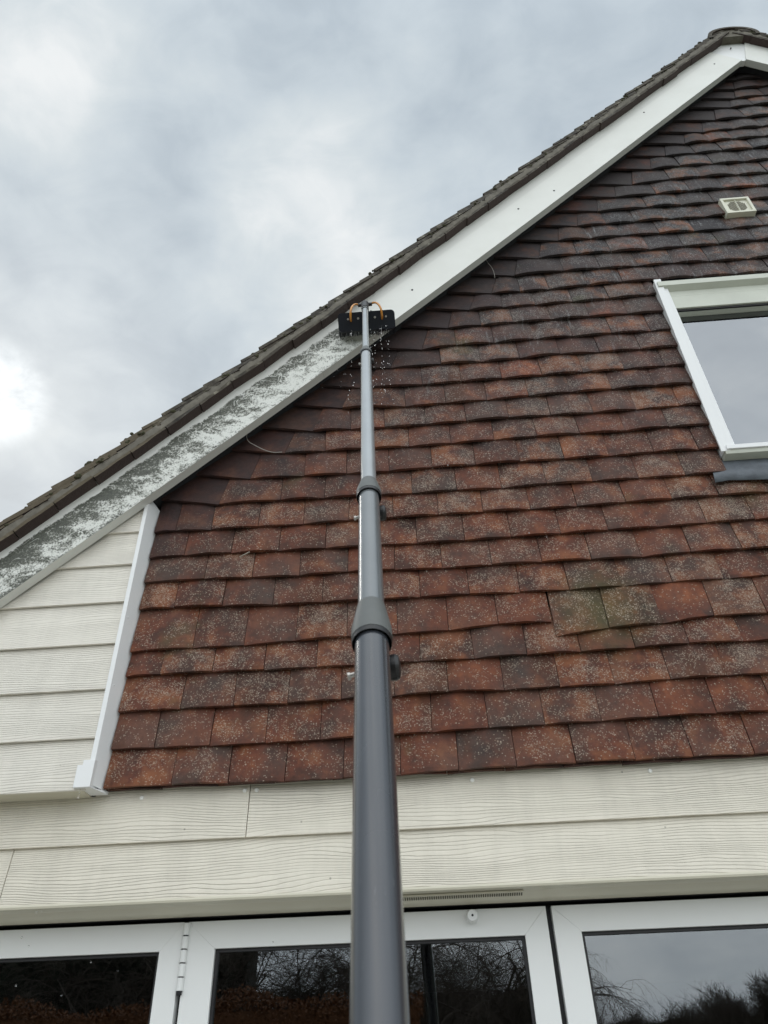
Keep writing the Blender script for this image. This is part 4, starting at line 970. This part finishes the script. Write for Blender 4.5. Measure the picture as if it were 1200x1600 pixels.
for u in (-0.078, -0.035, 0.036, 0.083):
    s_ = MB(); s_.tube([BP(u, 0.012, 0.009), BP(u, 0.012, 0.0125)], 0.0042 if abs(u) > .06 else 0.0048, 10); s_.build('screw_head', M['steel'], head)
socket = MB(); socket.tube([at(-0.012), at(0.020)], [0.0165, 0.0155], 20); socket.tube([tuple(at(-0.008)+sx_*-0.020), tuple(at(-0.008)+sx_*0.020)], 0.0075, 12)
socket.tube([at(0.005), Vector(BP(0, 0.0, 0.012))], 0.012, 12)
socket.build('swivel_socket', M['rubber'], head)
clip = MB(); clip.tube([at(0.024), at(0.030)], 0.0150, 20); clip.build('hose_clip', M['collar'], head)
def bez(P_, it=4):
    P_ = [Vector(p) for p in P_]
    for _ in range(it):
        Q = [P_[0]]
        for a, b in zip(P_, P_[1:]): Q += [a*.75+b*.25, a*.25+b*.75]
        P_ = Q+[P_[-1]]
    return P_
topc = at(-0.008)
for sgn, tx in ((-1, -0.066), (1, 0.066)):
    e = Vector(BP(tx, 0.004, 0.010)); e1 = Vector(BP(tx, 0.006, 0.034)); e2 = Vector(BP(tx*0.97, 0.046, 0.036)); e3 = topc+sx_*sgn*0.046+Vector((0, -0.004, 0.008))
    mb = MB(); mb.tube(bez([topc+sx_*sgn*0.018, e3, e2, e1, e]), 0.0046, 10); mb.build('hose', M['amber'], head, smooth=True)
    mb = MB(); mb.tube([topc+sx_*sgn*0.014, topc+sx_*sgn*0.030], 0.0078, 12); mb.build('hose_fitting', M['rubber'], head)

# ================================================================== WATER
wd = MB()
def drop(x, y, z, r, st=1.0): wd.ball((x, y, z), r, 8, 6, (1, 1, st))
for i in range(120):
    u = random.choice((-0.066, 0.018, 0.030, 0.060, 0.062, 0.085, random.uniform(-.03, .11)))
    fall = random.random()**1.2*0.50
    y_ = -0.13+random.uniform(-.03, .03)-fall*0.06
    drop(bc.x+u+random.uniform(-.004, .004)*(1+6*fall), y_, 2.51-fall, random.uniform(.0010, .0019), random.uniform(1, 2.2))
for i in range(16): drop(-0.30+random.uniform(-.08, .10), -0.12, 2.30+random.uniform(-.12, .12), random.uniform(.0010, .0018), 1.3)
for u in (-0.066, 0.060): 
    for k in range(9): drop(bc.x+u, -0.140, 2.520-k*0.0055, 0.0013, 2.4)
drop(-1.000, -0.048, 0.676, 0.0026, 2.6); drop(-1.001, -0.048, 0.661, 0.0032, 1.2)
for x, y, z, r in ((-1.12, 0.05, 0.33, .003), (-1.10, 0.06, 0.31, .0025), (-1.085, 0.03, 0.385, .0028), (-1.07, 0.03, 0.386, .002), (-1.10, 0.04, 0.22, .0026), (-0.45, 0.1, 0.30, .002), (-0.93, .08, .27, .002)): drop(x, y, z, r)
for i in range(12): drop(0.0+random.uniform(-.15, .45), -0.15, random.uniform(1.2, 2.2), random.uniform(.0012, .0022), 1.3)
o = _b0(wd, 'water_drops', M['water'], None, smooth=True, kind='stuff'); o['label'] = 'drops of water falling from the brush and the bargeboard'

# ================================================================== GARDEN BEHIND THE CAMERA (seen in the glass)
def tree_mesh(hgt, spread, seed, depth=6, droop=0.0, kids=3, r0=0.09):
    rnd = random.Random(seed); tk = MB(); tw = MB()
    def grow(p, d_, L, r, lev):
        pts = [p]; q = p.copy(); dd = d_.copy()
        for k in range(3):
            dd = (dd+Vector((rnd.uniform(-.22, .22), rnd.uniform(-.22, .22), rnd.uniform(-.10, .16)-droop*lev*0.12))).normalized(); q = q+dd*L/3; pts.append(q.copy())
        (tk if lev < 2 else tw).tube(pts, [r, r*.87, r*.75, r*.62], 6 if lev < 2 else 3, caps=False)
        if lev >= depth: return
        n = kids if lev else kids+2
        for k in range(n):
            t = rnd.uniform(0.35, 1.0) if lev else rnd.uniform(0.5, 1.0); i = min(2, int(t*3)); a = pts[i].lerp(pts[i+1], t*3-i)
            ax = Vector((rnd.uniform(-1, 1), rnd.uniform(-1, 1), rnd.uniform(-.2, .6))).normalized()
            nd = (dd*0.75+ax*spread).normalized(); grow(a, nd, L*rnd.uniform(.60, .82), r*0.55, lev+1)
    grow(Vector((0, 0, 0)), Vector((0, 0, 1)), hgt*0.36, r0, 0)
    return tk, tw
def place_tree(x, y, h, label, seed, spread=0.8, depth=5, droop=0.0, group=None, kids=3, r0=0.09):
    t = thing('bare_tree', label, 'tree', (x, y, 0), group)
    tk, tw = tree_mesh(h, spread, seed, depth, droop, kids, r0)
    _b0(tk, 'trunk', M['bark'], t, lift=0, smooth=True, normals=False); _b0(tw, 'crown', M['twig'], t, lift=0, smooth=False, normals=False); return t
GG = 'leafless garden trees before the dark hedge'
place_tree(0.30, -8.9, 5.4, 'leafless tree mirrored in the middle door glass, just right of the pole', 5, 1.0, 7, 0.6, GG, 4, 0.05)
place_tree(-0.75, -9.9, 5.6, 'leafless tree mirrored in the middle door glass, hidden partly by the pole', 21, 1.0, 7, 0.5, GG, 4, 0.05)
place_tree(-1.9, -9.2, 5.4, 'leafless tree mirrored in the middle door glass, left of the pole', 12, 1.0, 6, 0.5, GG, 4, 0.06)
place_tree(-3.6, -9.8, 5.6, 'leafless tree mirrored at the left edge of the middle door glass', 8, 0.9, 6, 0.4, GG, 4, 0.07)
place_tree(-5.6, -9.2, 5.8, 'leafless tree mirrored in the left door glass', 9, 0.9, 6, 0.4, GG, 4, 0.07)
def hedge(name, x0, x1, y0, y1, h, mat, n, label, leaf):
    t = thing(name, label, 'hedge', ((x0+x1)/2, (y0+y1)/2, 0))
    inv_ = Matrix.Translation((-(x0+x1)/2, -(y0+y1)/2, 0))
    mb = MB()
    for i in range(n):
        fy = random.random(); x = random.uniform(x0, x1); top = h*(0.98+0.02*math.sin(x*2.1)+0.012*math.sin(x*5.3+1))
        if random.random() < 0.3: p = Vector((x, random.uniform(y0, y1), top+random.uniform(-.16, .04)+0.10*abs(math.sin(x*3.7)*math.sin(x*1.3+2))*random.random()))
        else: p = Vector((x, y1+random.gauss(0, .06), random.uniform(0, top)))
        a = Vector((random.uniform(-1, 1), random.uniform(-1, 1), random.uniform(-1, 1))).normalized()*leaf; b = a.cross(Vector((random.uniform(-1, 1), random.uniform(-1, 1), random.uniform(-1, 1)))).normalized()*leaf*0.6
        mb.face([p-a, p+b, p+a, p-b])
    _b0(mb, 'leaves', M[mat], t, lift=0, normals=False).matrix_parent_inverse = inv_
    mb = MB(); mb.box((x0+.05, y0, 0), (x1-.05, y1-.06, h*0.95)); _b0(mb, 'core', M[mat], t, lift=0).matrix_parent_inverse = inv_
    return t
hedge('russet_hedge', -6.2, -0.25, -7.4, -6.8, 2.50, 'beech', 28000, 'low russet beech hedge mirrored at the foot of the left door glass', 0.02)
hedge('evergreen_hedge', -13, -2.9, -11.0, -10.2, 3.66, 'yew', 36000, 'tall dark evergreen hedge mirrored behind the russet one', 0.03)
hedge('evergreen_hedge', -2.9, 1.45, -11.4, -10.6, 2.75, 'yew', 22000, 'lower dark evergreen hedge mirrored behind the tree right of the pole', 0.03)
# far line of bare trees
ORD = ['leftmost', 'second', 'third', 'fourth', 'fifth', 'sixth', 'seventh', 'eighth', 'ninth']
protos = []
for i in range(9):
    x = 11.6+i*1.75+random.uniform(-.5, .5); hh_ = random.uniform(5.8, 7.0)+(2.0 if 4 < i < 7 else 0)
    lab = ORD[i]+(' bare tree' if i == 0 else ' bare tree from the left')+' in the far line mirrored in the right door glass'
    if i < 3: base = place_tree(x, -57, hh_, lab, 30+i, 0.75, 5, 0.0, 'far line of bare trees', 5, 0.12); base['s0'] = hh_; protos.append(base)
    else:
        src = protos[i % 3]; t = src.copy(); C.objects.link(t); t['label'] = lab; t.location = (x, -57-random.uniform(0, 6), 0); s = hh_/src['s0']; t.scale = (s, s, s); t.rotation_euler = (0, 0, i*1.7)
        for ch in list(src.children):
            c = ch.copy(); C.objects.link(c); c.parent = t
for o in bpy.data.objects:
    if 's0' in o: del o['s0']
hedge('distant_thicket', 4, 40, -62, -61, 4.4, 'bark', 9000, 'distant low thicket below the far trees', 0.22)
